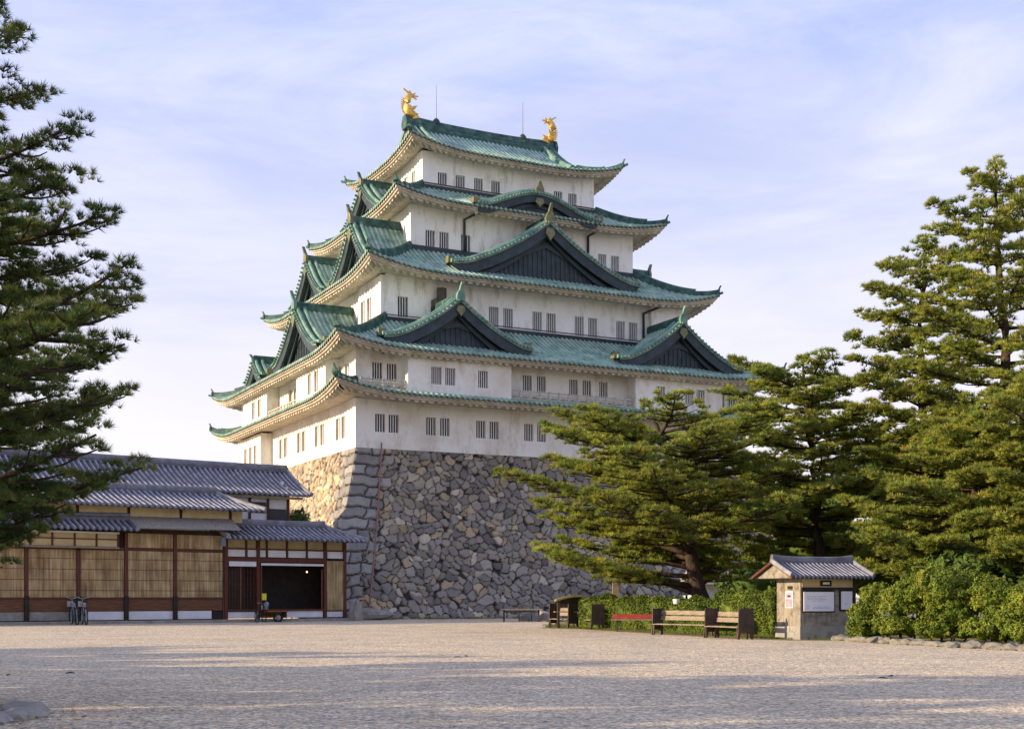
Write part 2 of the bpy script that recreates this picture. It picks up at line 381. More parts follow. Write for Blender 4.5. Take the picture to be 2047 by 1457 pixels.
def face_fn(side, W, D, off=0.0):
    """returns fn(a, d, z) for each wall face. a runs along the face (local x for front/back, local y for left/right)"""
    if side == 'front': return lambda a, d, z: (a, -D / 2 - off + d, z)
    if side == 'back': return lambda a, d, z: (a, D / 2 + off - d, z)
    if side == 'left': return lambda a, d, z: (-W / 2 - off + d, a, z)
    return lambda a, d, z: (W / 2 + off - d, a, z)
def pairs(starts, w, z0, z1): return [(s, s + w, z0, z1) for s in starts]

# tier data: wall z range, windows on front and left faces
walls = [(12.2, 15.75), (16.3, 19.2), (21.9, 25.9), (28.3, 32.3), (34.0, 37.7)]
front_w = [
    pairs([-15.69, -14.65, -11.71, -10.6, -7.66, -6.55, -3.62, -2.5, .42, 1.5, 4.45, 5.55, 8.5, 9.6, 12.5, 13.6], .77, 13.4, 14.7),
    pairs([-15.98, -14.86, -3.83, -2.62, .2, 1.4, 2.9], .76, 17.12, 18.35) + pairs([14.1, 15.2], .76, 17.12, 18.35),
    pairs([-12.39, -4.73, -3.46, -.86, .40, 3.01, 4.27, 6.94, 8.16], .84, 22.72, 24.27),
    pairs([-8.97, -7.77, -5.88, 6.80, 8.06], .80, 29.12, 30.42),
    pairs([-6.67, -5.05, -3.41, -1.83, 4.12, 5.52], .80, 35.16, 36.12)]
left_w = [
    pairs([-13.0, -11.75, -8.15, -6.85, -3.6, -2.35, 1.3, 2.6], .98, 13.12, 14.72),
    pairs([-13.9, -12.3, -1.6, -.35], .95, 17.2, 18.45),
    pairs([-9.25, -7.9, -4.3], .95, 22.8, 24.5),
    pairs([-6.9, -5.9], .6, 29.5, 30.8),
    pairs([-4.2, -2.6, 1.6, 3.2], .85, 35.2, 36.5)]
bays_front = {2: [(-13.75, -5.5), (5.5, 13.75)]}
for t in range(5):
    W, D = TW[t], TD[t]; z0, z1 = walls[t]
    mat = M['plaster_low'] if t < 2 else M['plaster']
    m = MB(); ff, lf = face_fn('front', W, D), face_fn('left', W, D)
    wall_with_holes(m, -W / 2, W / 2, z0, z1, front_w[t], ff)
    wall_with_holes(m, -D / 2, D / 2, z0, z1, left_w[t], lf)
    m.add([(W / 2, -D / 2, z0), (W / 2, D / 2, z0), (W / 2, D / 2, z1), (W / 2, -D / 2, z1)], [(0, 1, 2, 3)])
    m.add([(W / 2, D / 2, z0), (-W / 2, D / 2, z0), (-W / 2, D / 2, z1), (W / 2, D / 2, z1)], [(0, 1, 2, 3)])
    wo = m.build('wall', mat, castle)
    for i, h in enumerate(front_w[t]):
        kind = 'window_dark'
        if (t == 2 and i > 0) or (t == 3 and i > 2): kind = 'window_grey'
        window(wo, h, ff, kind, 3 if kind == 'window_dark' else 4)
    for h in left_w[t]: window(wo, h, lf, 'window_warm', 2)
# projecting bays on the second storey, third storey corners and first storey left end
def bay(side, t, a0, a1, p, z0, z1, holes, kind, nbar):
    W, D = TW[t], TD[t]; f = face_fn(side, W, D, p); m = MB()
    wall_with_holes(m, a0, a1, z0, z1, holes, f)
    for a in (a0, a1): m.add([f(a, 0, z0), f(a, p, z0), f(a, p, z1), f(a, 0, z1)], [(0, 1, 2, 3)])
    m.add([f(a0, 0, z0), f(a1, 0, z0), f(a1, p, z0), f(a0, p, z0)], [(0, 1, 2, 3)])
    o = m.build('projecting_bay', M['plaster_low'] if t < 2 else M['plaster'], castle)
    for h in holes: window(o, h, f, kind, nbar)
bay('front', 1, -13.75, -5.45, 1.25, 15.95, 19.0, pairs([-11.92, -10.82, -8.18], .80, 16.9, 18.15), 'window_dark', 4)
bay('front', 1, 5.45, 13.75, 1.25, 15.95, 19.0, pairs([10.1, 11.2, 7.4], .80, 16.9, 18.15), 'window_dark', 4)
bay('left', 1, -11.7, -4.7, 1.05, 15.95, 19.2, pairs([-10.1, -8.5], 1.0, 16.85, 18.4), 'window_warm', 2)
bay('left', 1, 3.4, 10.8, 1.05, 15.95, 19.2, pairs([5.2, 7.0], 1.0, 16.85, 18.35), 'window_warm', 2)
bay('front', 2, 10.1, 13.37, .45, 22.0, 25.75, [], 'window_dark', 4)
bay('left', 2, -11.17, -6.3, .4, 22.4, 25.75, pairs([-9.25, -7.85], 1.0, 22.8, 24.5), 'window_warm', 2)
bay('left', 0, 5.6, 13.2, 1.0, 11.4, 15.5, pairs([6.9, 8.4, 10.0], .95, 13.0, 14.6), 'window_warm', 2)
# dark string courses
for t, z in ((2, 22.66), (3, 29.05), (4, 35.06)):
    W, D = TW[t] + (.9 if t == 2 else 0), TD[t] + (.9 if t == 2 else 0); m = MB(); q = .09
    m.box(-W / 2 - q, W / 2 + q, -D / 2 - q, -D / 2 - .005, z, z + .07)
    m.box(-W / 2 - q, -W / 2 - .005, -D / 2 - .005, D / 2 + q, z, z + .07)
    m.box(-W / 2 - .005, W / 2 + q, D / 2 + .005, D / 2 + q, z, z + .07)
    m.build('string_course', M['dark_line'], castle)

# ---- roofs
TIPD = 7.0
def curve(v): return .68 * v + .32 * v * v
def tipf(d, T): return T * np.maximum(0, 1 - d / TIPD) ** 2.3
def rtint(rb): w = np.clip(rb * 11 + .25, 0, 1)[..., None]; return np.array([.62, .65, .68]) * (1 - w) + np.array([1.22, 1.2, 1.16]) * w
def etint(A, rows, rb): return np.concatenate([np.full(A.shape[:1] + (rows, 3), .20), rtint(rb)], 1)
def rib(t, per, h):
    c = np.cos(2 * np.pi * t / per)
    return h * np.clip(c * 1.3, -.25, 1)
PER = .42
def skirt(W, D, o, ze, T, Wu, Du, zt, soffit_z):
    roof = MB(); ev = MB()
    sides = [('x', -1), ('x', 1), ('y', -1), ('y', 1)]
    for ax, sg in sides:
        if ax == 'x': L, Rr, Lu, Ru = W / 2 + o, D / 2 + o, Wu / 2, Du / 2
        else: L, Rr, Lu, Ru = D / 2 + o, W / 2 + o, Du / 2, Wu / 2
        def P(t, n, z):
            if ax == 'x': return np.stack([t * (1 if sg < 0 else -1), sg * n, z], -1)
            return np.stack([sg * n, -t * (1 if sg < 0 else -1), z], -1)
        ns = int(2 * L / (PER / 6)); t = np.linspace(-L, L, ns + 1)
        vmax = np.minimum(1, (L - np.abs(t)) / (L - Lu))
        nv = 11
        v = np.linspace(0, 1, nv)[None, :] * vmax[:, None]
        tt = np.repeat(t[:, None], nv, 1)
        n = Rr - v * (Rr - Ru)
        d = L - np.abs(tt)
        z = ze + (zt - ze) * curve(v) + tipf(d, T) * (1 - v) ** 1.5 + rib(tt, PER, .075)
        A = P(tt, n, z)
        # eave edge row dropped down: round tile ends
        e0 = P(t, np.full_like(t, Rr - .02), ze + tipf(L - np.abs(t), T) - .17 + np.where(rib(t, PER, 1) > .3, -.05, .06))
        e1 = P(t, np.full_like(t, Rr - .25), ze + tipf(L - np.abs(t), T) - .17)
        A = np.concatenate([e1[:, None], e0[:, None], A], 1)
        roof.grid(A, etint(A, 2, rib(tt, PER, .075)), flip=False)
        # white eave board, second board and plastered rafters
        ns2 = int(2 * L / .14); t = np.linspace(-1, 1, ns2 + 1)
        def row(ins, dz, wav=0.0):
            tx = t * (L - ins); zz = ze + dz + tipf(ins + (L - np.abs(tx)) * 0 + (1 - np.abs(t)) * L, T) * max(0, 1 - ins / (o + 1.6))
            zz = zz - wav * (np.cos(2 * np.pi * t * L / .62) > 0)
            return P(tx, np.full_like(tx, Rr - ins), zz)
        rows = [row(.14, -.12), row(.14, -.27), row(.28, -.29), row(.28, -.40), row(.42, -.40), row(.42, -.42, .15), row(1.05, -.36, .15), row(1.05, -.32), row(o + .0, soffit_z - ze), row(o + .3, soffit_z - ze + .25)]
        ev.grid(np.stack(rows, 1), flip=False)
    ro = roof.build('tile_roof', M['copper'], castle)
    ev.build('eave_underside', M['eave'], ro)
    # hip ridges
    for sx in (-1, 1):
        for sy in (-1, 1):
            k = MB(); L, Rr = W / 2 + o, D / 2 + o
            def hp(v, dz=0):
                vv = max(v, 0)
                z = ze + (zt - ze) * curve(vv) + float(tipf(vv * ((L - Wu / 2) + (Rr - Du / 2)) / 2, T)) * (1 - vv) ** 1.5
                if v < 0: z += -v * 2.2
                return (sx * (L - v * (L - Wu / 2)), sy * (Rr - v * (Rr - Du / 2)), z + .05 + dz)
            k.bar([hp(v) for v in np.linspace(.30, 1.0, 9)], .36, .52)
            k.bar([hp(v) for v in np.linspace(.02, .33, 8)], .30, .36)
            k.bar([hp(v, -.05) for v in (-.035, 0, .04)], .2, .14)
            hr = k.build('hip_ridge', M['copper_dark'], ro)
            for v, sc in ((.30, .5), (.02, .68)):
                b = MB(); p = Vector(hp(v)); dr = (Vector(hp(v)) - Vector(hp(v + .1))); dr.z = 0; dr.normalize(); sd = Vector((-dr.y, dr.x, 0))
                b.prism([(-.28, -.1), (.28, -.1), (.32, .25), (.2, .5), (.07, .62), (.04, 1.0), (-.04, 1.0), (-.07, .62), (-.2, .5), (-.32, .25)],
                        lambda a, c, d: tuple(p + sd * a * sc + Vector((0, 0, c * sc)) + dr * (d + max(0, c - .55) * .5 * sc)), -.02, .12)
                b.build('ridge_end_tile', M['copper_dark'], ro)
    # flashing band where the upper wall rises from the roof
    return ro
ZE = [15.98, 19.18, 25.92, 32.30, 37.55]
TT = [.95, .95, 1.0, .85, .95]
UP = [(TW[1], TD[1], 16.75), (TW[2], TD[2], 22.45), (TW[3], TD[3], 28.85), (TW[4], TD[4], 34.75)]
r1 = skirt(TW[0], TD[0], TO[0], ZE[0], TT[0], UP[0][0] - .2, UP[0][1] - .2, UP[0][2], 15.65)
r2 = skirt(TW[1], TD[1], TO[1], ZE[1], TT[1], UP[1][0], UP[1][1], UP[1][2], 19.05)
r3 = skirt(TW[2], TD[2], TO[2], ZE[2], TT[2], UP[2][0], UP[2][1], UP[2][2], 25.75)
r4 = skirt(TW[3], TD[3], TO[3], ZE[3], TT[3], UP[3][0], UP[3][1], UP[3][2], 32.15)
for t in (2, 3, 4):
    W, D = TW[t] + .5, TD[t] + .5; zt = UP[t - 1][2]; m = MB()
    m.box(-W / 2, W / 2, -D / 2, -D / 2 + .2, zt - .3, zt + .16); m.box(-W / 2, -W / 2 + .2, -D / 2 + .2, D / 2, zt - .3, zt + .16)
    m.box(W / 2 - .2, W / 2, -D / 2 + .2, D / 2, zt - .3, zt + .16)
    m.build('flashing_ridge', M['dark_board'], castle)

# ---- top roof: hip-and-gable
def top_roof():
    W, D, o, ze, T = TW[4], TD[4], TO[4], ZE[4], TT[4]
    L, Rr = W / 2 + o, D / 2 + o; Lg = 7.0; HT = 4.1
    def zc(n): return ze + HT * (.42 * n + .58 * n * n)     # n = 0..1 from eave to ridge
    roof = MB(); ev = MB()
    for sg in (-1, 1):
        ns = int(2 * L / (PER / 6)); t = np.linspace(-L, L, ns + 1)
        vm_ = np.where(np.abs(t) <= Lg, 1.0, (L - np.abs(t)) / Rr)
        v = np.linspace(0, 1, 15)[None, :] * vm_[:, None]; tt = np.repeat(t[:, None], 15, 1)
        z = zc(v) + tipf(L - np.abs(tt), T) * np.clip(1 - v * 2.2, 0, 1) ** 1.5 + rib(tt, PER, .075)
        n = Rr * (1 - v)
        A = np.stack([tt * (1 if sg < 0 else -1), sg * n, z], -1)
        zt_ = ze + tipf(L - np.abs(t), T)
        e0 = np.stack([t * (1 if sg < 0 else -1), np.full_like(t, sg * (Rr - .02)), zt_ - .17 + np.where(rib(t, PER, 1) > .3, -.05, .06)], -1)
        e1 = np.stack([t * (1 if sg < 0 else -1), np.full_like(t, sg * (Rr - .25)), zt_ - .17], -1)
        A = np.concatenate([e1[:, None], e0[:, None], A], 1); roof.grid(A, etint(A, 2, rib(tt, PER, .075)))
    for sg in (-1, 1):
        ns = int(2 * Rr / (PER / 6)); t = np.linspace(-Rr, Rr, ns + 1)
        run = L - Lg + .5
        vm_ = np.minimum(run, Rr - np.abs(t)) / Rr
        v = np.linspace(0, 1, 9)[None, :] * vm_[:, None]; tt = np.repeat(t[:, None], 9, 1)
        z = zc(v) + tipf(Rr - np.abs(tt), T) * np.clip(1 - v * 2.2, 0, 1) ** 1.5 + rib(tt, PER, .075)
        n = L - v * Rr
        A = np.stack([sg * n, -tt * (1 if sg < 0 else -1), z], -1)
        zt_ = ze + tipf(Rr - np.abs(t), T)
        e0 = np.stack([np.full_like(t, sg * (L - .02)), -t * (1 if sg < 0 else -1), zt_ - .17 + np.where(rib(t, PER, 1) > .3, -.05, .06)], -1)
        e1 = np.stack([np.full_like(t, sg * (L - .25)), -t * (1 if sg < 0 else -1), zt_ - .17], -1)
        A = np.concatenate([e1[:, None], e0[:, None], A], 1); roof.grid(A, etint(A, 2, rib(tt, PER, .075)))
    for ax, sg in [('x', -1), ('x', 1), ('y', -1), ('y', 1)]:
        LL, RR = (L, Rr) if ax == 'x' else (Rr, L)
        t = np.linspace(-1, 1, int(2 * LL / .14) + 1)
        def row(ins, dz, wav=0.0):
            tx = t * (LL - ins); zz = ze + dz + tipf((1 - np.abs(t)) * LL, T) * max(0, 1 - ins / (o + 1.6)) - wav * (np.cos(2 * np.pi * t * LL / .62) > 0)
            n = np.full_like(tx, RR - ins)
            return np.stack([tx * (1 if sg < 0 else -1), sg * n, zz], -1) if ax == 'x' else np.stack([sg * n, -tx * (1 if sg < 0 else -1), zz], -1)
        ev.grid(np.stack([row(.14, -.12), row(.14, -.27), row(.28, -.29), row(.28, -.40), row(.42, -.40), row(.42, -.42, .15), row(1.05, -.36, .15), row(1.05, -.32), row(o, -.1), row(o + .3, .1)], 1))
    ro = roof.build('tile_roof', M['copper'], castle)
    ev.build('eave_underside', M['eave'], ro)
    # main ridge
    k = MB(); xs = np.linspace(-Lg - .15, Lg + .15, 15)
    rid = [(x, 0, ze + HT - .12 + .22 * (abs(x) / Lg) ** 2.5) for x in xs]
    k.bar(rid, .62, .62); k.bar([(p[0], 0, p[2] + .5) for p in rid], .42, .34)
    k.bar([(p[0], 0, p[2] - .25) for p in rid], 1.0, .45)
    k.build('main_ridge', M['copper_dark'], ro)
    for sx in (-1, 1):
        for sy in (-1, 1):
            def hp(v, dz=0.0):          # v in metres from the corner
                vv = max(v, 0)
                z = float(zc(vv / Rr) + tipf(vv, T) * max(0, 1 - vv / Rr * 2.2) ** 1.5) + .05 + dz
                if v < 0: z += -v * .5
                return (sx * (L - v), sy * (Rr - v), z)
            k = MB(); k.bar([hp(v) for v in np.linspace(1.3, L - Lg + .1, 6)], .34, .42); k.bar([hp(v) for v in np.linspace(.05, 1.4, 5)], .28, .32)
            k.bar([hp(v, -.05) for v in (-.3, 0, .3)], .2, .14)
            for v, sc in ((1.3, .45), (.05, .62)):
                p = Vector(hp(v)); dr = Vector((sx, sy, 0)).normalized(); sd = Vector((-dr.y, dr.x, 0))
                k.prism([(-.28, -.1), (.28, -.1), (.3, .3), (.07, .6), (.04, 1.0), (-.04, 1.0), (-.07, .6), (-.3, .3)], lambda a, c, d: tuple(p + sd * a * sc + Vector((0, 0, c * sc)) + dr * (d + max(0, c - .5) * .5 * sc)), -.02, .12)
            k.build('hip_ridge', M['copper_dark'], ro)
            # descending ridge down the main slope beside the gable
            k = MB(); k.bar([(sx * (Lg - .95), sy * Rr * (1 - q), float(zc(q)) + .05) for q in np.linspace(.30, .97, 8)], .32, .38)
            k.bar([(sx * (Lg - .45), sy * Rr * (1 - q), float(zc(q)) + .05) for q in np.linspace(.34, .97, 8)], .26, .26)
            k.bar([(sx * (Lg + .02), sy * Rr * (1 - q), float(zc(q)) + .05) for q in np.linspace(.34, .97, 8)], .26, .26)
            k.build('descending_ridge', M['copper_plain'], ro)
    # gable faces
    for sx in (-1, 1):
        pr = [(Rr * (1 - q), float(zc(q))) for q in np.linspace(.34, 1, 12)]
        full = [(-a, z) for a, z in pr] + [(a, z) for a, z in pr[::-1][1:]]
        gp = empty_child = MB()
        gp.prism([(a, z - .35) for a, z in full] , lambda a, z, d: (sx * (Lg - .75 + d), a, z), 0, .1)
        go = gp.build('gable', M['dark_board'], castle)
        b = MB()
        for s in (-1, 1):
            outer = [(s * a, z - .12) for a, z in pr]; inner = [(s * a * .97, z - .75) for a, z in pr][::-1]
            b.prism(outer + inner, lambda a, z, d: (sx * (Lg - .12 + d), a, z), 0, .16)
            b.prism([(s * a * .93, z - .85) for a, z in pr] + [(s * a * .9, z - 1.2) for a, z in pr][::-1], lambda a, z, d: (sx * (Lg - .45 + d), a, z), 0, .14)
        b.build('bargeboard', M['dark_board'], go)
        b = MB(); zt_ = pr[-1][1]
        b.prism([(-.35, zt_ - .6), (.35, zt_ - .6), (.5, zt_ - 1.1), (0, zt_ - 1.8), (-.5, zt_ - 1.1)], lambda a, z, d: (sx * (Lg + .04 + d), a, z), 0, .12)
        b.build('gable_pendant', M['old_gold'], go)
        b = MB()
        b.prism([(-.5, zt_ - .3), (.5, zt_ - .3), (.62, zt_ + .2), (.35, zt_ + .85), (-.35, zt_ + .85), (-.62, zt_ + .2)], lambda a, z, d: (sx * (Lg + .14 + d), a, z), 0, .2)
        b.build('ridge_end_tile', M['copper_dark'], go)
    return ro, ze + HT
ro5, zridge = top_roof()

# ---- triangular dormer gables
def gable(side, t, c, w, za, zb, nf, nb, slats=True, verge=3):
    """side front/left; c centre along face; w half width; nf/nb distance of face and back from the keep axis"""
    def G(a, b, z):
        if side == 'front': return (c + a, -b, z)
        if side == 'back': return (c + a, b, z)
        if side == 'right': return (b, c + a, z)
        return (-b, c - a, z)
    H_ = za - zb
    def zp(s): q = 1 - s; return zb + H_ * (.52 * q + .48 * q * q) + .22 * np.maximum(0, s - .85) / .15
    roof = MB()
    for sg in (-1, 1):
        nb_ = int((nf + .05 - nb) / (PER / 6)); bb = np.linspace(nf + .05, nb, nb_ + 1)
        s = np.linspace(0, 1, 17)
        S, B = np.meshgrid(s, bb)
        z = zp(S) + rib(B - nf - .05, PER, .07)
        A = np.stack([sg * S * w, B, z], -1)
        P = np.array([[G(*A[i, j]) for j in range(A.shape[1])] for i in range(A.shape[0])])
        roof.grid(P, rtint(rib(B - nf - .05, PER, .07)), flip=(sg > 0))
        # verge skirt
        fr = [G(sg * q * w, nf + .05, float(zp(q)) + .07) for q in s]; lo = [G(sg * q * w, nf + .05, float(zp(q)) - .22) for q in s]; bk = [G(sg * q * w, nf - .5, float(zp(q)) - .22) for q in s]
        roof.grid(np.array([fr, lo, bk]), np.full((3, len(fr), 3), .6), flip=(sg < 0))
    ro = roof.build('gable', M['copper'], castle)
    # verge: descending ridges and round tile ends
    for sg in (-1, 1):
        k = MB()
        k.bar([G(sg * q * w, nf - .80, float(zp(q)) + .04) for q in np.linspace(.03, .97, 14)], .30, .32)
        k.bar([G(sg * q * w, nf - .28, float(zp(q)) + .04) for q in np.linspace(.03, 1, 14)], .26, .22)
        k.build('descending_ridge', M['copper_plain'], ro)
        k = MB(); seglen = math.hypot(w, H_)
        for i in range(int(seglen / .36)):
            q = (i + .5) / int(seglen / .36)
            zz = float(zp(q)) - .02
            P0 = Vector(G(sg * q * w, nf + .04, zz)); P1 = Vector(G(sg * q * w, nf + .24, zz))
            k.tube([P0, P1], .085, 8)
        k.build('verge_tile', M['copper_plain'], ro)
        k = MB(); p = G(sg * w * .985, nf - .8, float(zp(.985)) + .1); q_ = .26
        k.box(p[0] - q_, p[0] + q_, p[1] - q_, p[1] + q_, p[2] - .12, p[2] + .42)
        k.build('ridge_end_tile', M['old_gold'], ro)
    # boards
    s = np.linspace(0, 1, 15); b = MB()
    for sg in (-1, 1):
        up_ = [(sg * q * w * .995, float(zp(q)) - .2) for q in s]
        lw = [(sg * q * w * .93, max(float(zp(q)) - .80 - .25 * (1 - q), zb - .75)) for q in s][::-1]
        b.prism(up_ + lw, lambda a, z, d: G(a, nf - .22 + d, z), 0, .16)
        up_ = [(sg * q * w * .86, float(zp(q * .94)) - .95) for q in s]; lw = [(sg * q * w * .82, float(zp(q * .94)) - 1.25) for q in s][::-1]
        b.prism(up_ + lw, lambda a, z, d: G(a, nf - .58 + d, z), 0, .12)
    b.build('bargeboard', M['dark_board'], ro)
    b = MB()
    prof = [(q * w * .96, float(zp(q)) - .3) for q in s]
    poly = [(-a, z) for a, z in prof[::-1]] + prof[1:]
    poly = [(a, max(z, zb - .9)) for a, z in poly]
    poly = [poly[0][:1] + (zb - 1.0,)] + poly + [poly[-1][:1] + (zb - 1.0,)]
    b.prism(poly, lambda a, z, d: G(a, nf - .95 + d, z), 0, .12)
    if slats:
        x = -w * .62
        while x < w * .62:
            top = float(zp(abs(x) / w)) - 1.25
            if top > zb + .15: b.prism([(x - .09, zb - .2), (x + .09, zb - .2), (x + .09, top), (x - .09, top)], lambda a, z, d: G(a, nf - .84 + d, z), 0, .07)
            x += .42
        b.prism([(-w * .8, zb - .28), (w * .8, zb - .28), (w * .8, zb - .08), (-w * .8, zb - .08)], lambda a, z, d: G(a, nf - .84 + d, z), 0, .16)
    # crossed struts ornament
    for sg in (-1, 1):
        b.prism([(0, za - 2.0), (sg * w * .34, zb + H_ * .26), (sg * w * .34, zb + H_ * .26 + .22), (0, za - 1.6)], lambda a, z, d: G(a, nf - .76 + d, z), 0, .1)
    b.build('gable_panel', M['dark_board'], ro)
    b = MB(); sc = min(1, H_ / 4)
    b.prism([(-.3 * sc, za - .55), (.3 * sc, za - .55), (.42 * sc, za - .95 * sc - .1), (.15 * sc, za - 1.35 * sc), (0, za - 1.6 * sc), (-.15 * sc, za - 1.35 * sc), (-.42 * sc, za - .95 * sc - .1)], lambda a, z, d: G(a, nf - .04 + d, z), 0, .12)
    b.build('gable_pendant', M['old_gold'], ro)
    # ridge with end tile and finial
    k = MB(); k.bar([G(0, b_, za + .02) for b_ in np.linspace(nf - .1, nb, 5)], .40, .52); k.build('gable_ridge', M['copper_dark'], ro)
    k = MB()
    k.prism([(-.42, -.2), (.42, -.2), (.5, .2), (.34, .62), (.18, .8), (.13, 1.15), (.05, 1.5), (-.05, 1.5), (-.13, 1.15), (-.18, .8), (-.34, .62), (-.5, .2)],
            lambda a, z, d: G(a * sc * .8, nf - .15 + d + max(0, z - .6) * .25, za + z * sc * .92), 0, .24)
    k.build('finial', M['old_gold'] if t != 1 else M['copper_plain'], ro)
    return ro
D2, D3, D4 = TD[1] / 2, TD[2] / 2, TD[3] / 2
gable('front', 1, -9.5, 6.0, 23.35, 20.0, D2 + 1.05, TD[2] / 2 + .02)
gable('front', 1, 10.1, 6.0, 23.55, 20.0, D2 + 1.05, TD[2] / 2 + .02)
gable('front', 2, .1, 8.45, 31.3, 26.95, D3 + 1.15, TD[3] / 2 + .02)
gable('left', 1, -4.0, 5.7, 24.2, 20.3, TW[1] / 2 + 1.05, TW[2] / 2 + .02)
gable('left', 1, 7.6, 2.4, 21.9, 20.2, TW[1] / 2 + 1.1, TW[2] / 2 + .02, slats=False)
gable('left', 2, -6.3, 4.4, 30.85, 26.9, TW[2] / 2 + 1.1, TW[3] / 2 + .02)
gable('left', 2, 4.9, 4.4, 30.4, 26.9, TW[2] / 2 + 1.1, TW[3] / 2 + .02)
gable('left', 3, .2, 4.7, 36.1, 33.1, TW[3] / 2 + .95, TW[4] / 2 + .02)
gable('right', 2, -4.5, 4.4, 30.2, 26.9, TW[2] / 2 + 1.1, TW[3] / 2 + .02)
# curved gable on the fourth roof
def karahafu():
    c, w, za, zb, nf, nb = .1, 5.6, 34.0, 32.45, D4 + 2.15, TD[4] / 2
    def zp(s): return zb + (za - zb) * (.5 + .5 * np.cos(np.pi * np.minimum(s, 1))) ** .9 + .12 * np.maximum(0, s - .8) / .2
    roof = MB(); s = np.linspace(-1, 1, 41); bb = np.linspace(nf, nb, int((nf - nb) / (PER / 6)))
    S, B = np.meshgrid(s, bb); z = zp(np.abs(S)) + rib(B - nf, PER, .07)
    z = z + (nf - B) * .20
    roof.grid(np.stack([c + S * w, -B, z], -1), rtint(rib(B - nf, PER, .07)))
    fr = np.array([[(c + q * w, -nf, float(zp(abs(q))) + .07) for q in s], [(c + q * w, -nf, float(zp(abs(q))) - .2) for q in s], [(c + q * w, -nf + .5, float(zp(abs(q))) - .2) for q in s]])
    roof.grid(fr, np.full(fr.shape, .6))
    ro = roof.build('curved_gable', M['copper'], castle)
    k = MB()
    n = 40
    for i in range(n):
        q = -1 + (i + .5) * 2 / n
        k.tube([(c + q * w, -nf + .02, float(zp(abs(q))) - .03), (c + q * w, -nf - .16, float(zp(abs(q))) - .03)], .10, 8)
    k.build('verge_tile', M['copper_plain'], ro)
    for off, hh in ((.3, .24), (.85, .3)):
        k = MB(); k.bar([(c + q * w, -nf + off, float(zp(abs(q))) + off * .2) for q in np.linspace(-1, 1, 31)], .26, hh); k.build('descending_ridge', M['copper_plain'], ro)
    b = MB()
    up_ = [(q * w, float(zp(abs(q))) - .18) for q in s]; lw = [(q * w * .95, float(zp(abs(q))) - .75) for q in s][::-1]
    b.prism(up_ + lw, lambda a, z, d: (c + a, -nf + .12 + d, z), 0, .16)
    b.build('bargeboard', M['dark_board'], ro)
    b = MB(); up_ = [(q * w * .93, float(zp(abs(q))) - .5) for q in s]
    b.prism([(-w * .93, zb - .35), (w * .93, zb - .35)] + up_[::-1], lambda a, z, d: (c + a, -nf + .55 + d, z), 0, .1)
    arch = [(q * 2.6, zb - .1 + .75 * (1 - q * q)) for q in np.linspace(-1, 1, 17)]
    b.prism(arch + [(a * .9, z - .2) for a, z in arch[::-1]], lambda a, z, d: (c + a, -nf + .42 + d, z), 0, .12)
    b.build('gable_panel', M['dark_board'], ro)
    b = MB(); b.prism([(-.28, za - .45), (.28, za - .45), (.4, za - .75), (0, za - 1.15), (-.4, za - .75)], lambda a, z, d: (c + a, -nf - .02 + d, z), 0, .12)
    b.build('gable_pendant', M['old_gold'], ro)
    k = MB(); k.bar([(c, -b_, za + .05 + (nf - b_) * .2) for b_ in np.linspace(nf - .1, nb, 5)], .36, .42); k.build('gable_ridge', M['copper_dark'], ro)
    k = MB(); k.prism([(-.32, 0), (.32, 0), (.38, .3), (.22, .6), (.08, .95), (-.08, .95), (-.22, .6), (-.38, .3)], lambda a, z, d: (c + a, -nf - .06 + d, za + z), 0, .22); k.build('finial', M['old_gold'], ro)
    for sg in (-1, 1):
        k = MB(); k.box(c + sg * w - .3, c + sg * w + .3, -nf, -nf + .5, zb, zb + .45); k.build('ridge_end_tile', M['old_gold'], ro)
karahafu()
# balcony rails in the recesses of the second storey
def railing(side, a0, a1, off):
    f = face_fn(side, TW[1], TD[1], off); m = MB()
    z0, z1 = 16.35, 17.0
    def bx(a, b, z, zz, d0=0.0, d1=.09):
        P = [f(x, d, q) for q in (z, zz) for d in (d0, d1) for x in (a, b)]
        m.add(P, [(0, 2, 3, 1), (4, 5, 7, 6), (0, 1, 5, 4), (2, 6, 7, 3), (0, 4, 6, 2), (1, 3, 7, 5)])
    bx(a0, a1, z1 - .09, z1); bx(a0, a1, z0, z0 + .1); bx(a0, a1, z0 + .36, z0 + .42, .02, .07)
    n = max(2, int((a1 - a0) / .8))
    for i in range(n + 1):
        x = a0 + (a1 - a0) * i / n; bx(x - .05, x + .05, z0 - .35, z1 + .06)
        if i < n:
            x2 = a0 + (a1 - a0) * (i + 1) / n
            for (p, q) in (((x, z0 + .1), (x2, z0 + .36)), ((x, z0 + .36), (x2, z0 + .1))):
                m.add([f(p[0], .03, p[1]), f(q[0], .03, q[1]), f(q[0], .03, q[1] + .06), f(p[0], .03, p[1] + .06)], [(0, 1, 2, 3)])
    m.add([f(a0, .05, z0 + .03), f(a1, .05, z0 + .03), f(a1, off + .3, z0 + .03), f(a0, off + .3, z0 + .03)], [(0, 1, 2, 3)])
    m.build('balcony_railing', M['eave'], castle)
railing('front', -17.2, -13.8, 1.0); railing('front', -5.4, 5.4, 1.0); railing('left', -4.6, 3.3, .95)
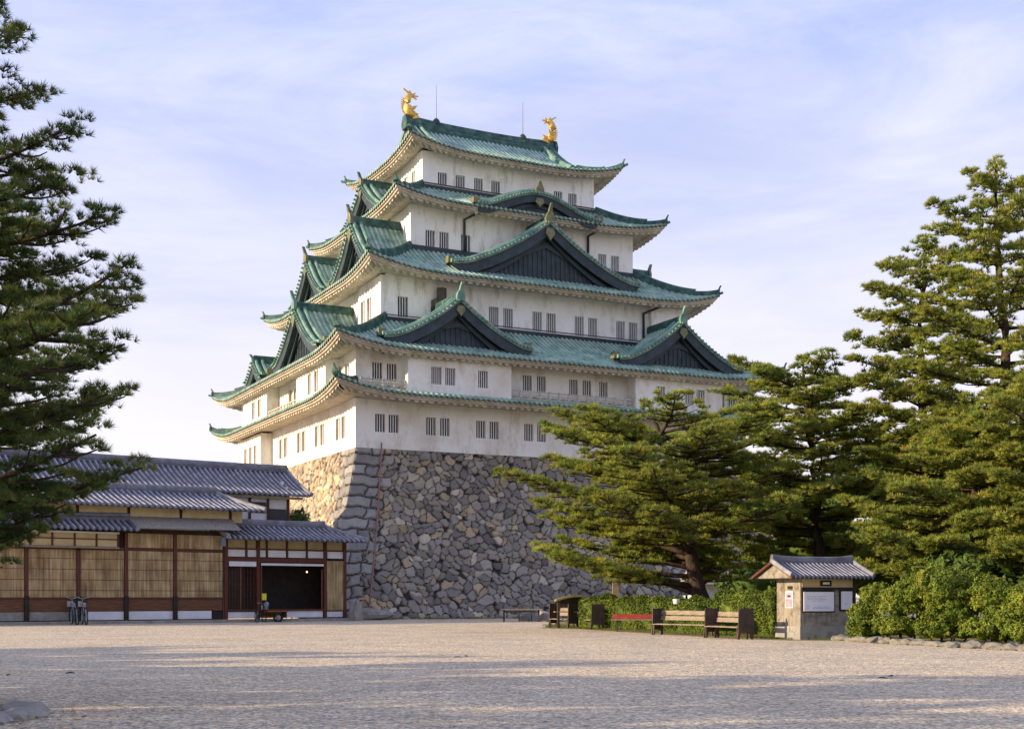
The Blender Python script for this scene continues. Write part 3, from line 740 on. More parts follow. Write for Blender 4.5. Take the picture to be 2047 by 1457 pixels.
# drain pipes
def pipe(pts, name='drain_pipe', mat='pipe', r=.11):
    m = MB(); m.tube(pts, r, 8); m.build(name, M[mat], castle, smooth=True)
yf = -TD[3] / 2 - .16
pipe([(-4.6, yf - 1.3, 32.1), (-5.0, yf - .7, 31.95), (-5.67, yf, 31.6), (-5.67, yf, 29.0)])
pipe([(6.3, yf - 1.2, 32.1), (5.73, yf, 31.7), (5.73, yf, 29.0)])
yf = -TD[2] / 2 - .16
pipe([(10.6, yf - 1.6, 25.6), (9.5, yf, 25.1), (9.5, yf, 22.4)])
yf = -TD[1] / 2 - .16
pipe([(-5.3, yf - .2, 18.9), (-5.3, yf - .2, 16.6)], mat='eave', r=.13)
# lightning rods
for x in (-4.35, 4.05):
    m = MB(); z = zridge + .75
    m.tube([(x, 0, z), (x, 0, z + 3.2)], [.035, .018], 6); m.build('lightning_rod', M['pipe'], castle)
    m = MB(); m.tube([(x, 0, z - .15), (x, 0, z + .05), (x, 0, z + .22), (x, 0, z + .34)], [.30, .33, .22, .08], 10); m.build('rod_base', M['pipe'], castle)
# small dark vent behind the left front gable
m = MB(); m.tube([(-9.0, -TD[2] / 2 - .5, 24.2), (-9.0, -TD[2] / 2 - .5, 25.1)], [.42, .40], 8); m.box(-9.7, -8.9, -TD[2] / 2 - .9, -TD[2] / 2 - .1, 23.3, 24.2); m.build('vent_box', M['dark_line'], castle)

# ---- golden roof fish (tails up)
def roof_fish(x, sx):
    """sx = +1: belly faces +x (tail tip curls towards the middle of the ridge)"""
    root = empty('golden_roof_fish', (0, 0, 0)); root.location = castle.matrix_world @ Vector((0, 0, 0))
    z0 = zridge + .95
    p0 = Vector((CC[0], CC[1], 0)) + Vector((math.cos(TH) * x, math.sin(TH) * x, z0))
    root.location = p0 - Vector((0, 0, .12)); root.rotation_euler = (0, 0, TH); root.scale = (.95, .95, .84)
    pts = [(.34, 0, -.10), (.16, 0, .20), (-.02, 0, .55), (-.12, 0, 1.0), (-.14, 0, 1.45), (-.04, 0, 1.88), (.20, 0, 2.16), (.50, 0, 2.16)]
    rad = [.32, .47, .48, .42, .37, .33, .29, .15]
    m = MB(); m.tube([(sx * a, b, c) for a, b, c in pts], rad, 14, squash=.95)
    # scales: raised rings
    bo = m.build('body', M['gold'], root, smooth=True)
    # head features
    h = MB()
    h.prism([(sx * .30, -.28), (sx * .95, -.12), (sx * 1.0, .03), (sx * .45, .22)], lambda a, z, d: (a, d, z), -.26, .26)
    h.prism([(sx * .40, .28), (sx * .90, .22), (sx * .92, .34), (sx * .42, .52)], lambda a, z, d: (a, d, z), -.2, .2)
    for s in (-1, 1):
        h.tube([(sx * .42, s * .36, .36), (sx * .42, s * .46, .37)], .10, 8)
    h.build('head', M['gold'], root)
    f = MB()
    # tail fan
    for k, (dx, dz, ln) in enumerate([(-.75, .55, .95), (-.45, .85, .5), (.6, .55, .45), (.95, .05, .6), (.8, -.5, .5)]):
        b = Vector((sx * .34, 0, 2.14)); tipv = b + Vector((sx * dx, 0, dz)).normalized() * ln
        sd = Vector((-dz * sx, 0, dx * 1.0)).normalized() * .12
        f.prism([((b - sd).x, (b - sd).z), ((b + sd).x, (b + sd).z), ((tipv + sd * .5).x, (tipv + sd * .5).z), (tipv.x + (tipv.x - b.x) * .12, tipv.z + (tipv.z - b.z) * .12), ((tipv - sd * .5).x, (tipv - sd * .5).z)], lambda a, z, d: (a, d, z), -.05, .05)
    f.build('tail_fin', M['gold'], root)
    f = MB()
    for i in range(8):       # back spines
        u = i / 7; a = -.50 - .13 * math.sin(u * 3.1) + .0; z = .25 + u * 1.35
        f.prism([(sx * (a + .22), z - .12), (sx * (a + .22), z + .14), (sx * (a - .12), z + .18)], lambda a, z, d: (a, d, z), -.03, .03)
    f.build('back_fin', M['gold'], root)
    for s in (-1, 1):
        f = MB(); f.prism([(sx * .15, .40), (sx * .40, .55), (sx * .62, .95), (sx * .30, .85), (sx * .1, .75)], lambda a, z, d: (a, s * (.44 + (z - .4) * .35 + d), z), -.03, .03)
        f.build('side_fin', M['gold'], root)
    return root
bpy.context.view_layer.update()
tag(roof_fish(-6.95, 1), 'golden fish with raised tail at the left end of the top roof ridge', 'roof ornament')
tag(roof_fish(6.95, -1), 'golden fish with raised tail at the right end of the top roof ridge', 'roof ornament')

# ================================================================== STONE BASE
def stone_base():
    ZT = 12.2; Wb, Db = TW[0] / 2 + .02, TD[0] / 2 + .02
    def bat(z): q = ZT - z; return .20 * q + .0119 * q * q
    pal = np.array([(.215, .20, .185), (.25, .235, .215), (.32, .295, .25), (.34, .275, .19), (.155, .148, .14), (.27, .24, .195), (.39, .355, .295), (.225, .205, .17)])
    pw = np.array([.22, .22, .14, .09, .13, .09, .05, .06]); pw = pw / pw.sum()
    def field(A, Z, seed, wc=.68, hc=.50, sunlit_tint=False):
        """irregular rounded stones: distance fields of a jittered lattice"""
        r = np.random.default_rng(seed)
        big = r.random((400, 60)) 
        jx = r.uniform(-.34, .34, (400, 60)); jz = r.uniform(-.33, .33, (400, 60)); sz = r.uniform(.74, 1.3, (400, 60))
        wx = .16 * np.sin(Z * 1.7 + A * .6) + .12 * np.sin(A * 2.3 - Z * 1.1) + .05 * np.sin(A * 7.1 + Z * 4.3); wz = .14 * np.sin(A * 1.9 + 1.0) + .1 * np.sin(Z * 2.7 + A * .9) + .05 * np.sin(A * 6.3 - Z * 5.9)
        U = (A + wx + 60) / wc; Vv = (Z + wz + 5) / hc
        i0 = np.floor(U).astype(int); j0 = np.floor(Vv).astype(int)
        f1 = np.full(A.shape, 9.); f2 = np.full(A.shape, 9.); cid = np.zeros(A.shape, int); rel = np.zeros(A.shape + (2,))
        for di in (-2, -1, 0, 1, 2):
            for dj in (-2, -1, 0, 1, 2):
                i = i0 + di; j = j0 + dj; ii = i % 400; jj = j % 60
                dx = (U - (i + .5 + jx[ii, jj] + .5 * (j % 2))) ; dz = (Vv - (j + .5 + jz[ii, jj]))
                d = np.sqrt(dx * dx * (wc / hc) * .9 + dz * dz) / sz[ii, jj]
                cl = d < f1; f2 = np.where(cl, f1, np.minimum(f2, d)); f1 = np.where(cl, d, f1)
                cid = np.where(cl, ii * 60 + jj, cid); rel[..., 0] = np.where(cl, dx, rel[..., 0]); rel[..., 1] = np.where(cl, dz, rel[..., 1])
        gap = np.minimum(f2 - f1, (.74 - f1) * 1.3)
        ang = r.uniform(-.09, .09, (24000, 2))
        lift = r.uniform(-.05, .06, 24000)
        hgt = .20 * np.clip(gap / .26, 0, 1) ** .5 + np.where(gap > .02, lift[cid] + (rel * ang[cid]).sum(-1), 0)
        cidx = r.choice(len(pal), 24000, p=pw); var = r.uniform(.78, 1.25, (24000, 1))
        c = pal[cidx][cid] * var[cid] * np.array([1.06, 1.03, .97])
        if sunlit_tint: c = c * np.array([1.25, 1.12, .92]) + .05  # left face: warm sunlight painted into the stone colour
        gm = np.clip((gap - .01) / .06, 0, 1)[..., None]
        return hgt, c * gm + np.array([.042, .039, .034]) * (1 - gm)
    def quoin(A, Z, hgt, c, seed, flip=0):
        """A = distance from the corner (m): long dressed blocks laid alternately"""
        A = A + .07 * np.sin(Z * 3.1) + .05 * np.sin(Z * 7.7 + A * 2); Z = Z + .10 * np.sin(A * 1.3 + Z * .5) + .04 * np.sin(A * 5.1)
        r = np.random.default_rng(seed); row = np.floor((Z + .2) / .80).astype(int); fz = ((Z + .2) / .80) % 1.0
        ln = np.where((row + flip) % 2 == 0, 2.0, 1.3) + .2 * np.sin(row * 2.3)
        inside = A < ln
        second = (A >= ln) & (A < ln + .95)
        a2 = np.where(inside, A / ln, (A - ln) / .95)
        e = np.minimum(np.minimum(fz, 1 - fz) * .80, np.minimum(np.where(inside, 9, a2), 1 - a2) * np.where(inside, ln, .95))
        hq = .24 * np.clip(e / .16, 0, 1) ** .6 + .03 * np.sin(A * 3 + row) + .02 * np.sin(A * 9 + Z * 7)
        col = np.array([.27, .26, .245]) * (.78 + .45 * (((row * 37 + second * 5) % 11) / 11.))[..., None]
        gm = np.clip((e - .015) / .05, 0, 1)[..., None]
        col = col * gm + np.array([.042, .039, .034]) * (1 - gm)
        use = (inside | second)
        return np.where(use, hq, hgt), np.where(use[..., None], col, c)
    m = MB()
    # front face
    step = .075
    def do(side, a_lo, a_hi, st, seed, sunlit_tint=False):
        z = np.linspace(0, ZT, int(ZT / st) + 1)
        s = np.linspace(0, 1, int((a_hi - a_lo) / st) + 1)
        S, Z = np.meshgrid(s, z, indexing='ij')
        b = bat(Z)
        Hf = Wb if side == 'front' else Db
        lo = -(Hf + b); hi = (Hf + b) if side == 'front' else (Hf + b)
        A = lo + S * (hi - lo)
        h, c = field(A, Z, seed, sunlit_tint=sunlit_tint)
        h, c = quoin(A - lo, Z, h, c, seed + 1, 0 if side == 'front' else 1)
        h = h - .2
        h = np.where(S < 1e-9, 0, h)
        edge = np.clip((A - lo) / .12, 0, 1); h = h * edge
        top = np.clip((ZT - Z) / .1, 0, 1); h = h * top
        n = (Db if side == 'front' else Wb) + b + h
        if side == 'front': P = np.stack([A, -n, Z], -1); fl = False
        else: P = np.stack([-n, A, Z], -1); fl = True
        m.grid(P, c, flip=fl)
    do('front', 0, 40, .075, 3)
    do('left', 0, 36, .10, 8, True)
    zz = np.linspace(0, ZT, 9)
    for sgn, hf, other in ((1, Wb, Db),):
        m.grid(np.array([[(Wb + bat(z), s * (Db + bat(z)), z) for z in zz] for s in (-1, 1)]), np.full((2, 9, 3), .2))
        m.grid(np.array([[(-s * (Wb + bat(z)), Db + bat(z), z) for z in zz] for s in (-1, 1)]), np.full((2, 9, 3), .2))
    m.add([(-Wb, -Db, ZT), (Wb, -Db, ZT), (Wb, Db, ZT), (-Wb, Db, ZT)], [(0, 1, 2, 3)], (.2, .2, .2))
    o = m.build('stone_base', M['stone'])
    o.location = (CC[0], CC[1], 0); o.rotation_euler = (0, 0, TH)
    tag(o, 'high sloping wall of rounded grey boulders with dressed corner blocks, under the white keep', 'stone wall')
    return bat
bat = stone_base()
def c2w(x, y, z): return (CC[0] + math.cos(TH) * x - math.sin(TH) * y, CC[1] + math.sin(TH) * x + math.cos(TH) * y, z)
m = MB(); pts = []
for z in np.linspace(12.6, 0, 14):
    zz = min(z, 12.2); b = bat(zz)
    pts.append(c2w(-TW[0] / 2 + 1.9 - b * .62, -TD[0] / 2 - b - .2, z))
m.tube(pts, .058, 8)
tag(m.build('conduit_pole', M['rust_pipe'], smooth=True), 'thin rusty red conduit climbing the corner of the boulder wall', 'pipe')

# rocks and plants at the foot of the wall
def rock(name, loc, s, seed, label, cat='rock', group=None, mat='concrete', flat=.6):
    r = np.random.default_rng(seed)
    import bmesh
    bm = bmesh.new(); bmesh.ops.create_icosphere(bm, subdivisions=2, radius=1)
    for v in bm.verts:
        d = v.co.normalized(); k = 1 + .18 * math.sin(d.x * 4 + seed) + .14 * math.sin(d.y * 5 + seed * 2) + .1 * r.uniform(-1, 1)
        v.co = Vector((d.x * s[0] * k, d.y * s[1] * k, d.z * s[2] * k))
    me = bpy.data.meshes.new(name); bm.to_mesh(me); bm.free(); me.materials.append(M[mat])
    o = link(bpy.data.objects.new(name, me)); o.location = loc
    if label: tag(o, label, cat, group)
    return o

# ================================================================== WOODEN HOUSE
HX = Vector((1.3, 1, 0)).normalized(); HANG = math.atan2(HX.y, HX.x)
HC = (-10.8, 84.0)
house = empty('house', (HC[0], HC[1], 0), HANG)
tag(house, 'long low wooden hall with reed screens and grey tiled roofs, left of the stone wall', 'house')
def hb(name, mat, boxes, parent=house):
    m = MB()
    for b in boxes: m.box(*b)
    return m.build(name, M[mat], parent)
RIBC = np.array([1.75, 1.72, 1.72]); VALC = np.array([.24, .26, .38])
def tiled(x0, x1, ye, ze, yr, zr, hl=0.0, hr=0.0, per=.36, sag=.25, parent=house, name='tile_roof', back=None, xf=None, hgt=.10, ridge=True, k=1.0):
    """front slope from eave (ye, ze) up to ridge (yr, zr); hl/hr: how far the ridge end is set in at left/right"""
    def slope(ye, ze, m, flip):
        n = int((x1 - x0) / (per / 6)); t = np.linspace(x0, x1, n + 1)
        vm_ = np.ones_like(t)
        if hl > 0: vm_ = np.minimum(vm_, (t - x0) / hl)
        if hr > 0: vm_ = np.minimum(vm_, (x1 - t) / hr)
        v = np.linspace(0, 1, 9)[None, :] * vm_[:, None]; tt = np.repeat(t[:, None], 9, 1)
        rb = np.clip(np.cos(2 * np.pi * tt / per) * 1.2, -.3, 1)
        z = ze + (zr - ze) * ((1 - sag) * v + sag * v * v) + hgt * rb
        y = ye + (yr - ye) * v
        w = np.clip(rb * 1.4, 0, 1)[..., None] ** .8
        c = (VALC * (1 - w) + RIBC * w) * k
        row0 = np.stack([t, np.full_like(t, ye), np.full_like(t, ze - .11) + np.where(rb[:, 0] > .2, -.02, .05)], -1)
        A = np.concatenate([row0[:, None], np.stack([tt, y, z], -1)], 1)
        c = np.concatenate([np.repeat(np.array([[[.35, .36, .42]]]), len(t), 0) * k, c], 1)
        m.grid(A, c, flip=flip)
    m = MB(); slope(ye, ze, m, False)
    if back: slope(back[0], back[1], m, True)
    # underside board
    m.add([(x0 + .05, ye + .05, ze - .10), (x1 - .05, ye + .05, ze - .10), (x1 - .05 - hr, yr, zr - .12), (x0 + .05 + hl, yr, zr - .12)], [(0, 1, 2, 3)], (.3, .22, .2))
    o = m.build(name, M['tile'], parent, xf=xf)
    if back is not None and (hr > 0 or hl > 0):
        for flag, xe, xr in ((hr, x1, x1 - hr), (hl, x0, x0 + hl)):
            if flag <= 0: continue
            n = 60; t = np.linspace(ye, back[0], n + 1); mid = yr
            vm_ = np.where(t < mid, (t - ye) / (mid - ye), (back[0] - t) / (back[0] - mid))
            v = np.linspace(0, 1, 7)[None, :] * vm_[:, None]; tt = np.repeat(t[:, None], 7, 1)
            rb = np.clip(np.cos(2 * np.pi * tt / per) * 1.2, -.3, 1)
            z = ze + (zr - ze) * ((1 - sag) * v + sag * v * v) + .06 * rb
            w = np.clip(rb * 1.4, 0, 1)[..., None]
            mm = MB(); mm.grid(np.stack([xe + (xr - xe) * v, tt, z], -1), (VALC * (1 - w) + RIBC * w) * k, flip=(xe < xr))
            mm.build('hip_end', M['tile'], o, xf=xf)
    if ridge:
        kk = MB(); ps = [(x0 + hl + (x1 - hr - x0 - hl) * q, yr, zr + .03 + .08 * abs(2 * q - 1) ** 4) for q in np.linspace(0, 1, 9)]
        kk.bar(ps, .34 * min(1, hgt / .07), .34 * min(1, hgt / .07), col=(.9, .9, .95)); 
        kk.bar([(p[0], p[1], p[2] - .1) for p in ps], .5 * min(1, hgt / .07), .22 * min(1, hgt / .07), col=(.6, .6, .65))
        kk.build('ridge_tiles', M['tile'], o, xf=xf)
    for flag, xe, xr in ((hr, x1, x1 - hr), (hl, x0, x0 + hl)):
        kk = MB(); kk.bar([(xr + (xe - xr) * q, yr + (ye - yr) * q, zr + (ze - zr) * ((1 - sag) * q + sag * (1 - (1 - q) ** 2)) + .02) for q in np.linspace(0, 1.0, 8)], .24 * min(1, hgt / .07), .22 * min(1, hgt / .07), col=(1.2, 1.2, 1.2))
        kk.build('verge_tiles', M['tile'], o, xf=xf)
    return o
# plinth
hb('stone_plinth', 'concrete', [(-31, .45, -.75, .3, 0, .17)])
# --- entrance block (x -8.45 .. 0)
ent = hb('wall', 'yellow_wall', [(-8.4, 0, .16, .26, 4.45, 5.2), (-8.45, -8.3, .1, 4, .17, 5.2), (-.1, 0, .2, 4, .17, 5.2), (-8.4, 0, 3.9, 4.0, .17, 5.2)])
hb('white_panel', 'white_panel', [(-8.3 + i * 1.4, -8.3 + i * 1.4 + 1.22, .10, .15, 4.02, 4.45) for i in range(6)])
red = []
for x in (-8.37, -6.22, -1.5, -.06): red.append((x - .10, x + .10, -.02, .2, .17, 5.1))
for x in (-7.0, -5.6, -4.2, -2.8): red.append((x - .05, x + .05, .04, .16, 4.0, 5.05))
for b in red: hb('post', 'wood_red', [b])
hb('lintel_beam', 'wood_red', [(-8.27, -1.6, 0, .14, 3.70, 3.97)])
hb('tie_beam', 'wood_red', [(-8.27, -.16, .02, .15, 4.47, 4.55)])
hb('blind_roll', 'white_panel', [(-8.2, -6.4, -.06, .0, 3.42, 3.72)])
hb('blind_rail', 'white_panel', [(-6.05, -1.66, -.05, .0, 3.50, 3.64)])
hb('white_panel', 'white_panel', [(-8.25, -6.35, .08, .14, .25, .62)]); hb('white_panel', 'white_panel', [(-4.3, -1.65, .08, .14, .25, .66)])
hb('white_panel', 'white_panel', [(-1.38, -.18, .08, .14, .25, .60)])
hb('sill_beam', 'wood_red', [(-8.27, -1.6, 0, .2, .66, .78)])
hb('floor_board', 'wood_dark', [(-8.3, -.1, .2, 3.9, .6, .72)])
hb('inner_wall', 'wood_dark', [(-8.3, -.1, 2.2, 2.3, .7, 4.4), (-8.3, -.1, .2, 2.2, 4.0, 4.05)])
hb('sliding_door', 'wood_dark', [(-8.2, -7.15, .18, .24, .78, 3.4)])
m = MB()
for i in range(9): m.box(-8.15 + i * .21, -8.12 + i * .21, .14, .18, .8, 3.4)
for i in range(7): m.box(-8.2, -6.3, .14, .18, .9 + i * .36, .92 + i * .36)
m.build('lattice_door', M['wood_red'], house)
hb('door_edge', 'wood_dado', [(-7.42, -7.34, .08, .14, .8, 3.4)]); hb('door_edge', 'wood_dado', [(-6.05, -5.98, .0, .06, .8, 3.5)]); hb('door_edge', 'wood_dado', [(-1.78, -1.70, .02, .08, .8, 3.3)])
m, t_, b_ = mat_new('lamp_glow'); b_.inputs['Emission Color'].default_value = (1, .62, .18, 1); b_.inputs['Emission Strength'].default_value = 3.0; b_.inputs['Base Color'].default_value = (.8, .5, .2, 1); M['lamp'] = m
for x, z in ((-8.05, 3.1), (-7.75, 3.1), (-6.9, 3.15), (-8.0, 2.3), (-2.3, 3.1)):
    m = MB(); m.tube([(x, 1.0, z), (x, 1.0, z + .10)], [.05, .04], 8); m.build('ceiling_lamp', M['lamp'], house)
hb('reed_screen', 'screen', [(-1.4, -.16, .02, .1, .68, 3.85)])
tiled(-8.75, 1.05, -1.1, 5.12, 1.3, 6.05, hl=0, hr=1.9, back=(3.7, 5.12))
# --- long front wing (x -30 .. -8.45)
posts = [-8.49, -11.66, -14.65, -17.42, -20.31, -23.2, -26.1, -29.0]
for i, x in enumerate(posts[1:]): 
    hb('post', 'wood_red', [(x - .1, x + .1, -.06, .18, .17, 5.25 if i != 2 else 4.2)])
    hb('post_foot', 'wood_dark', [(x - .13, x + .13, -.1, -.062, .17, 1.6)])
for i in range(len(posts) - 1):
    a, b = posts[i + 1] + .12, posts[i] - .12
    hb('reed_screen', 'screen', [(a, b, .02, .08, 1.52, 4.22)])
    if i < 2 or i > 4: hb('reed_screen', 'screen', [(a, b, .02, .08, 4.42, 5.25)])
    hb('screen_cord', 'wood_dado', [(a, b, .0, .018, z, z + .025) for z in (1.9, 2.5, 3.1, 3.7)])
    hb('dado', 'wood_dado', [(a, b, .04, .1, .72, 1.42)])
    hb('white_panel' if i < 3 else 'base_panel', 'white_panel' if i < 3 else 'concrete', [(a, b - (.7 if i == 0 else 0), .06, .12, .22, .70)])
    hb('tie_beam', 'wood_red', [(a, b, -.02, .12, 4.24, 4.40)])
    hb('dado_rail', 'wood_red', [(a, b, -.02, .12, 1.42, 1.52)])
hb('wall', 'wood_dark', [(-30, -8.5, .13, .2, .17, 5.35)])
hb('eave_beam', 'wood_dark', [(-30, -8.5, -.12, .12, 5.27, 5.5)])
# projecting lattice window
bw = hb('window', 'yellow_wall', [(-21.3, -15.3, -.30, -.22, 4.42, 5.15)])
hb('window_rail', 'white_panel', [(-21.4, -15.2, -.42, -.32, 5.15, 5.25)], bw); hb('window_rail', 'bench_wood', [(-21.4, -15.2, -.42, -.32, 4.30, 4.40)], bw)
hb('window_frame', 'wood_red', [(x - .05, x + .05, -.36, -.30, 4.40, 5.15) for x in (-15.25, -16.5, -17.75, -19.0, -20.2, -21.35)] + [(-21.3, -15.3, -.345, -.305, 4.80, 4.86)], bw)
hb('window_cheek', 'wood_red', [(-15.3, -15.2, -.3, 0, 4.35, 5.2)], bw)
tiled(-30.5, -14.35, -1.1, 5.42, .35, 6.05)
m = MB(); m.add([(-14.45, -1.0, 5.56), (-7.9, -1.0, 5.62), (-7.9, .25, 6.32), (-14.45, .25, 6.25), (-14.45, -1.0, 5.50), (-7.9, -1.0, 5.56), (-7.9, .25, 6.26), (-14.45, .25, 6.19)],
                [(0, 1, 2, 3), (7, 6, 5, 4), (0, 4, 5, 1), (1, 5, 6, 2), (0, 3, 7, 4)]); m.build('shingle_roof', M['shingle'], house)
hb('gutter_corner', 'blue_paint', [(-9.0, -8.75, -.75, -.55, 4.6, 5.1)])
# clerestory wall and the middle roof
hb('upper_wall', 'yellow_wall', [(-30, -7.2, .25, .4, 6.1, 7.0)])
for x in (-8.0, -11.2, -14.4, -17.4, -20.3): hb('upper_post', 'wood_dark', [(x - .08, x + .08, .2, .248, 6.1, 6.9)])
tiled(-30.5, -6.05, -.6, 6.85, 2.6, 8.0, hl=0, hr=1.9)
# tall rear hall
hb('rear_wall', 'white_panel', [(-30, -2.3, 3.5, 3.6, 5.0, 8.6), (-2.4, -2.3, 3.6, 9, 0.2, 8.8)])
hb('rear_frame', 'wood_red', [(-6.8, -2.25, 3.38, 3.5, 6.35, 6.55), (-5.2, -5.05, 3.4, 3.5, 6.5, 8.3), (-3.9, -3.75, 3.4, 3.5, 6.5, 8.3), (-2.45, -2.28, 3.38, 3.5, 4.0, 8.3)])
hb('rear_window', 'window_dark', [(-5.0, -3.95, 3.44, 3.5, 7.0, 7.7), (-3.7, -2.5, 3.44, 3.5, 6.55, 7.3)])
hb('rear_base', 'wood_dark', [(-6.8, -2.3, 3.3, 3.5, 4.5, 6.35)])
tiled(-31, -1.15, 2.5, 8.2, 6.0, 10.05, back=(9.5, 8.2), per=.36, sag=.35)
hb('eave_beam', 'eave', [(-30, -1.5, 3.0, 3.3, 7.95, 8.1)])
hb('gable_end', 'white_panel', [(-2.42, -2.3, 4.2, 7.9, 8.6, 9.2)])

# ================================================================== NOTICE HUT
KA = R_(22); KC = at(1600, 1278, 46.6)
hut = empty('notice_hut', (KC[0], KC[1], 0), KA)
tag(hut, 'small tiled notice hut with white boards, between the hedge and the azaleas', 'kiosk')
def kb(name, mat, boxes, parent=hut):
    m = MB()
    for b in boxes: m.box(*b)
    return m.build(name, M[mat], parent)
hut.scale = (.97, .97, .97)
KW, KD = 2.35, 1.55
M['hut_plaster'] = noise_mat('hut_plaster', [(.20, .18, .145), (.36, .325, .27)], 2.2, 0.9, 0.3, 12, spot=(3.0, (.10, .09, .065), .46, .66, (1, 1, 1)))
kb('wall', 'hut_plaster', [(0, KW, 0, KD, .5, 1.95)]); kb('base', 'concrete', [(-.04, KW + .02, -.04, KD + .04, 0, .5)])
kb('header_panel', 'yellow_wall', [(.06, KW, -.03, -.003, 1.95, 2.28)]); kb('upper_wall', 'hut_plaster', [(0, KW, 0, KD, 1.95, 2.35)])
kb('post', 'wood_dark', [(KW - .02, KW + .1, -.06, .06, .5, 2.3)]); kb('post', 'wood_dark', [(1.05, 1.14, -.05, -.004, 1.5, 1.94)])
kb('frame_beam', 'wood_dark', [(.0, KW, -.09, -.004, 1.86, 1.95)]); kb('frame_beam', 'wood_dark', [(.85, 1.35, -.06, -.031, 2.0, 2.2)])
kb('vent_slot', 'white_panel', [(.95, 1.25, -.075, -.061, 2.06, 2.14)])
kb('board_frame', 'wood_dark', [(.04, 1.50, -.05, -.004, 1.02, 1.86)]); kb('board_frame', 'wood_dark', [(1.72, KW - .03, -.045, -.004, 1.06, 1.86)])
M['paper'] = noise_mat('paper', [(.66, .66, .72), (.76, .76, .82)], 1.5, .7)
M['ink'] = noise_mat('ink', [(.24, .22, .30), (.34, .32, .40)], 3, .7)
M['ink_blue'] = noise_mat('ink_blue', [(.14, .20, .42), (.2, .26, .5)], 3, .7)
M['ink_red'] = noise_mat('ink_red', [(.62, .28, .32), (.7, .36, .4)], 3, .7)
nbd = kb('notice_board', 'paper', [(.10, 1.44, -.085, -.052, 1.06, 1.78)])
m = MB(); rr = random.Random(3)
def scribble(m, x0, x1, z, h, y=-.088):
    x = x0
    while x < x1:
        w = rr.uniform(.02, .05); m.box(x, min(x + w, x1), y, y + .002, z + rr.uniform(-.004, .004), z + h * rr.uniform(.55, 1)); x += w + rr.uniform(.01, .03)
for i, (a, b) in enumerate(((.22, 1.05), (.2, .9), (.28, 1.1), (.45, 1.0))): scribble(m, a, b, 1.60 - i * .055, .022)
m.build('small_print', M['ink'], nbd)
m = MB(); scribble(m, .2, .36, 1.26, .022); scribble(m, .2, .36, 1.17, .03); scribble(m, .5, 1.3, 1.16, .028); scribble(m, .55, 1.25, 1.21, .02); m.build('blue_print', M['ink_blue'], nbd)
nb2 = kb('notice_board', 'paper', [(1.78, KW - .08, -.08, -.047, 1.12, 1.80)])
m = MB(); scribble(m, 1.88, 2.12, 1.32, .03, -.083); m.build('small_print', M['ink'], nb2)
ps = kb('poster', 'paper', [(-.024, -.003, .45, .95, 1.18, 1.80)])
M['pink'] = noise_mat('pink', [(.62, .16, .24), (.74, .34, .38)], 5, .7)
kb('poster_print', 'pink', [(-.030, -.0245, .48, .92, 1.20, 1.52)], ps); kb('poster_print', 'ink_red', [(-.030, -.0245, .50, .90, 1.56, 1.76)], ps)
kb('poster_print', 'rubber', [(-.036, -.031, .58, .80, 1.58, 1.66)], ps); kb('vent_slot', 'rubber', [(-.03, -.003, .5, .8, 1.88, 2.0)])
# tiled roof over the hut: ridge along local x
hx = lambda x, y, z: (x, y, z)
tiled(-.75, KW + .55, -.55, 2.36, KD / 2, 2.92, per=.19, sag=.12, parent=hut, back=(KD + .55, 2.36), hgt=.035)
m = MB(); m.prism([(-.5, 2.30), (KD / 2, 2.84), (KD + .5, 2.30)], lambda a, z, d: (d, a, z), -.62, -.55); m.build('gable_end', M['hut_plaster'], hut)
m = MB()
for s in (0, 1):
    y0 = -.58 if s == 0 else KD + .58
    m.prism([(y0, 2.26), (y0, 2.36), (KD / 2, 2.94), (KD / 2, 2.84)], lambda a, z, d: (d, a, z), -.78, -.70)
m.build('bargeboard', M['wood_red'], hut)
kb('eave_board', 'hut_plaster', [(-.6, KW + .4, -.45, KD + .45, 2.285, 2.33)])

# ================================================================== BENCHES
def bench(px, py, ang, length, label, group='wooden benches with dark side panels', panel=1.02):
    Y = EYE * FPX / (py - HY)
    x, y = gxy(px, Y)
    o = empty('bench', (x, y, 0), R_(90 + ang)); tag(o, label, 'bench', group)
    # local x = length direction (away), local +y = facing side (left)
    def b(name, mat, boxes):
        m = MB()
        for q in boxes: m.box(*q)
        return m.build(name, M[mat], o)
    for x0 in (0, length - .05):
        m = MB()
        m.prism([(-.20, 0), (-.12, 0), (-.06, .22), (.34, .22), (.40, 0), (.48, 0), (.44, .36), (.42, panel), (-.20, panel), (-.22, .4)][::-1], lambda a, z, d: (x0 + d, a, z), 0, .05)
        m.build('side_panel', M['bench_dark'], o)
    b('seat_slat', 'bench_wood', [(.05, length - .05, .02, .16, .43, .46)]); b('seat_slat', 'bench_wood', [(.05, length - .05, .18, .32, .43, .46)]); b('seat_slat', 'bench_wood', [(.05, length - .05, .34, .48, .42, .45)])
    for i, z in enumerate((.60, .82)):
        m = MB(); m.add([(xx, -.05 - (zz - .45) * .18 + yy, zz) for zz in (z, z + .17) for yy in (0, .03) for xx in (.05, length - .05)], [(0, 2, 3, 1), (4, 5, 7, 6), (0, 1, 5, 4), (2, 6, 7, 3), (0, 4, 6, 2), (1, 3, 7, 5)])
        m.build('backrest_slat', M['bench_wood'], o)
    for xx in (.08, length - .14):
        b('leg', 'bench_dark', [(xx, xx + .06, .38, .44, 0, .42)])
        b('leg', 'bench_dark', [(xx, xx + .06, -.02, .04, 0, .42)])
    return o
bench(1497, 1277.5, 24, 2.3, 'wooden bench with dark brown side panel nearest the notice hut', panel=1.12)
bench(1428, 1271, 42, 2.9, 'long wooden bench with black side, behind the bench nearest the hut', panel=1.08)
bench(1200, 1257.5, 12, 1.5, 'dark bench seen end on, alone between the red bench and the pair of side panels', panel=1.2)
bench(1150, 1255, 35, 1.6, 'wooden bench with dark end panel beside the moss covered shelter', panel=1.2)
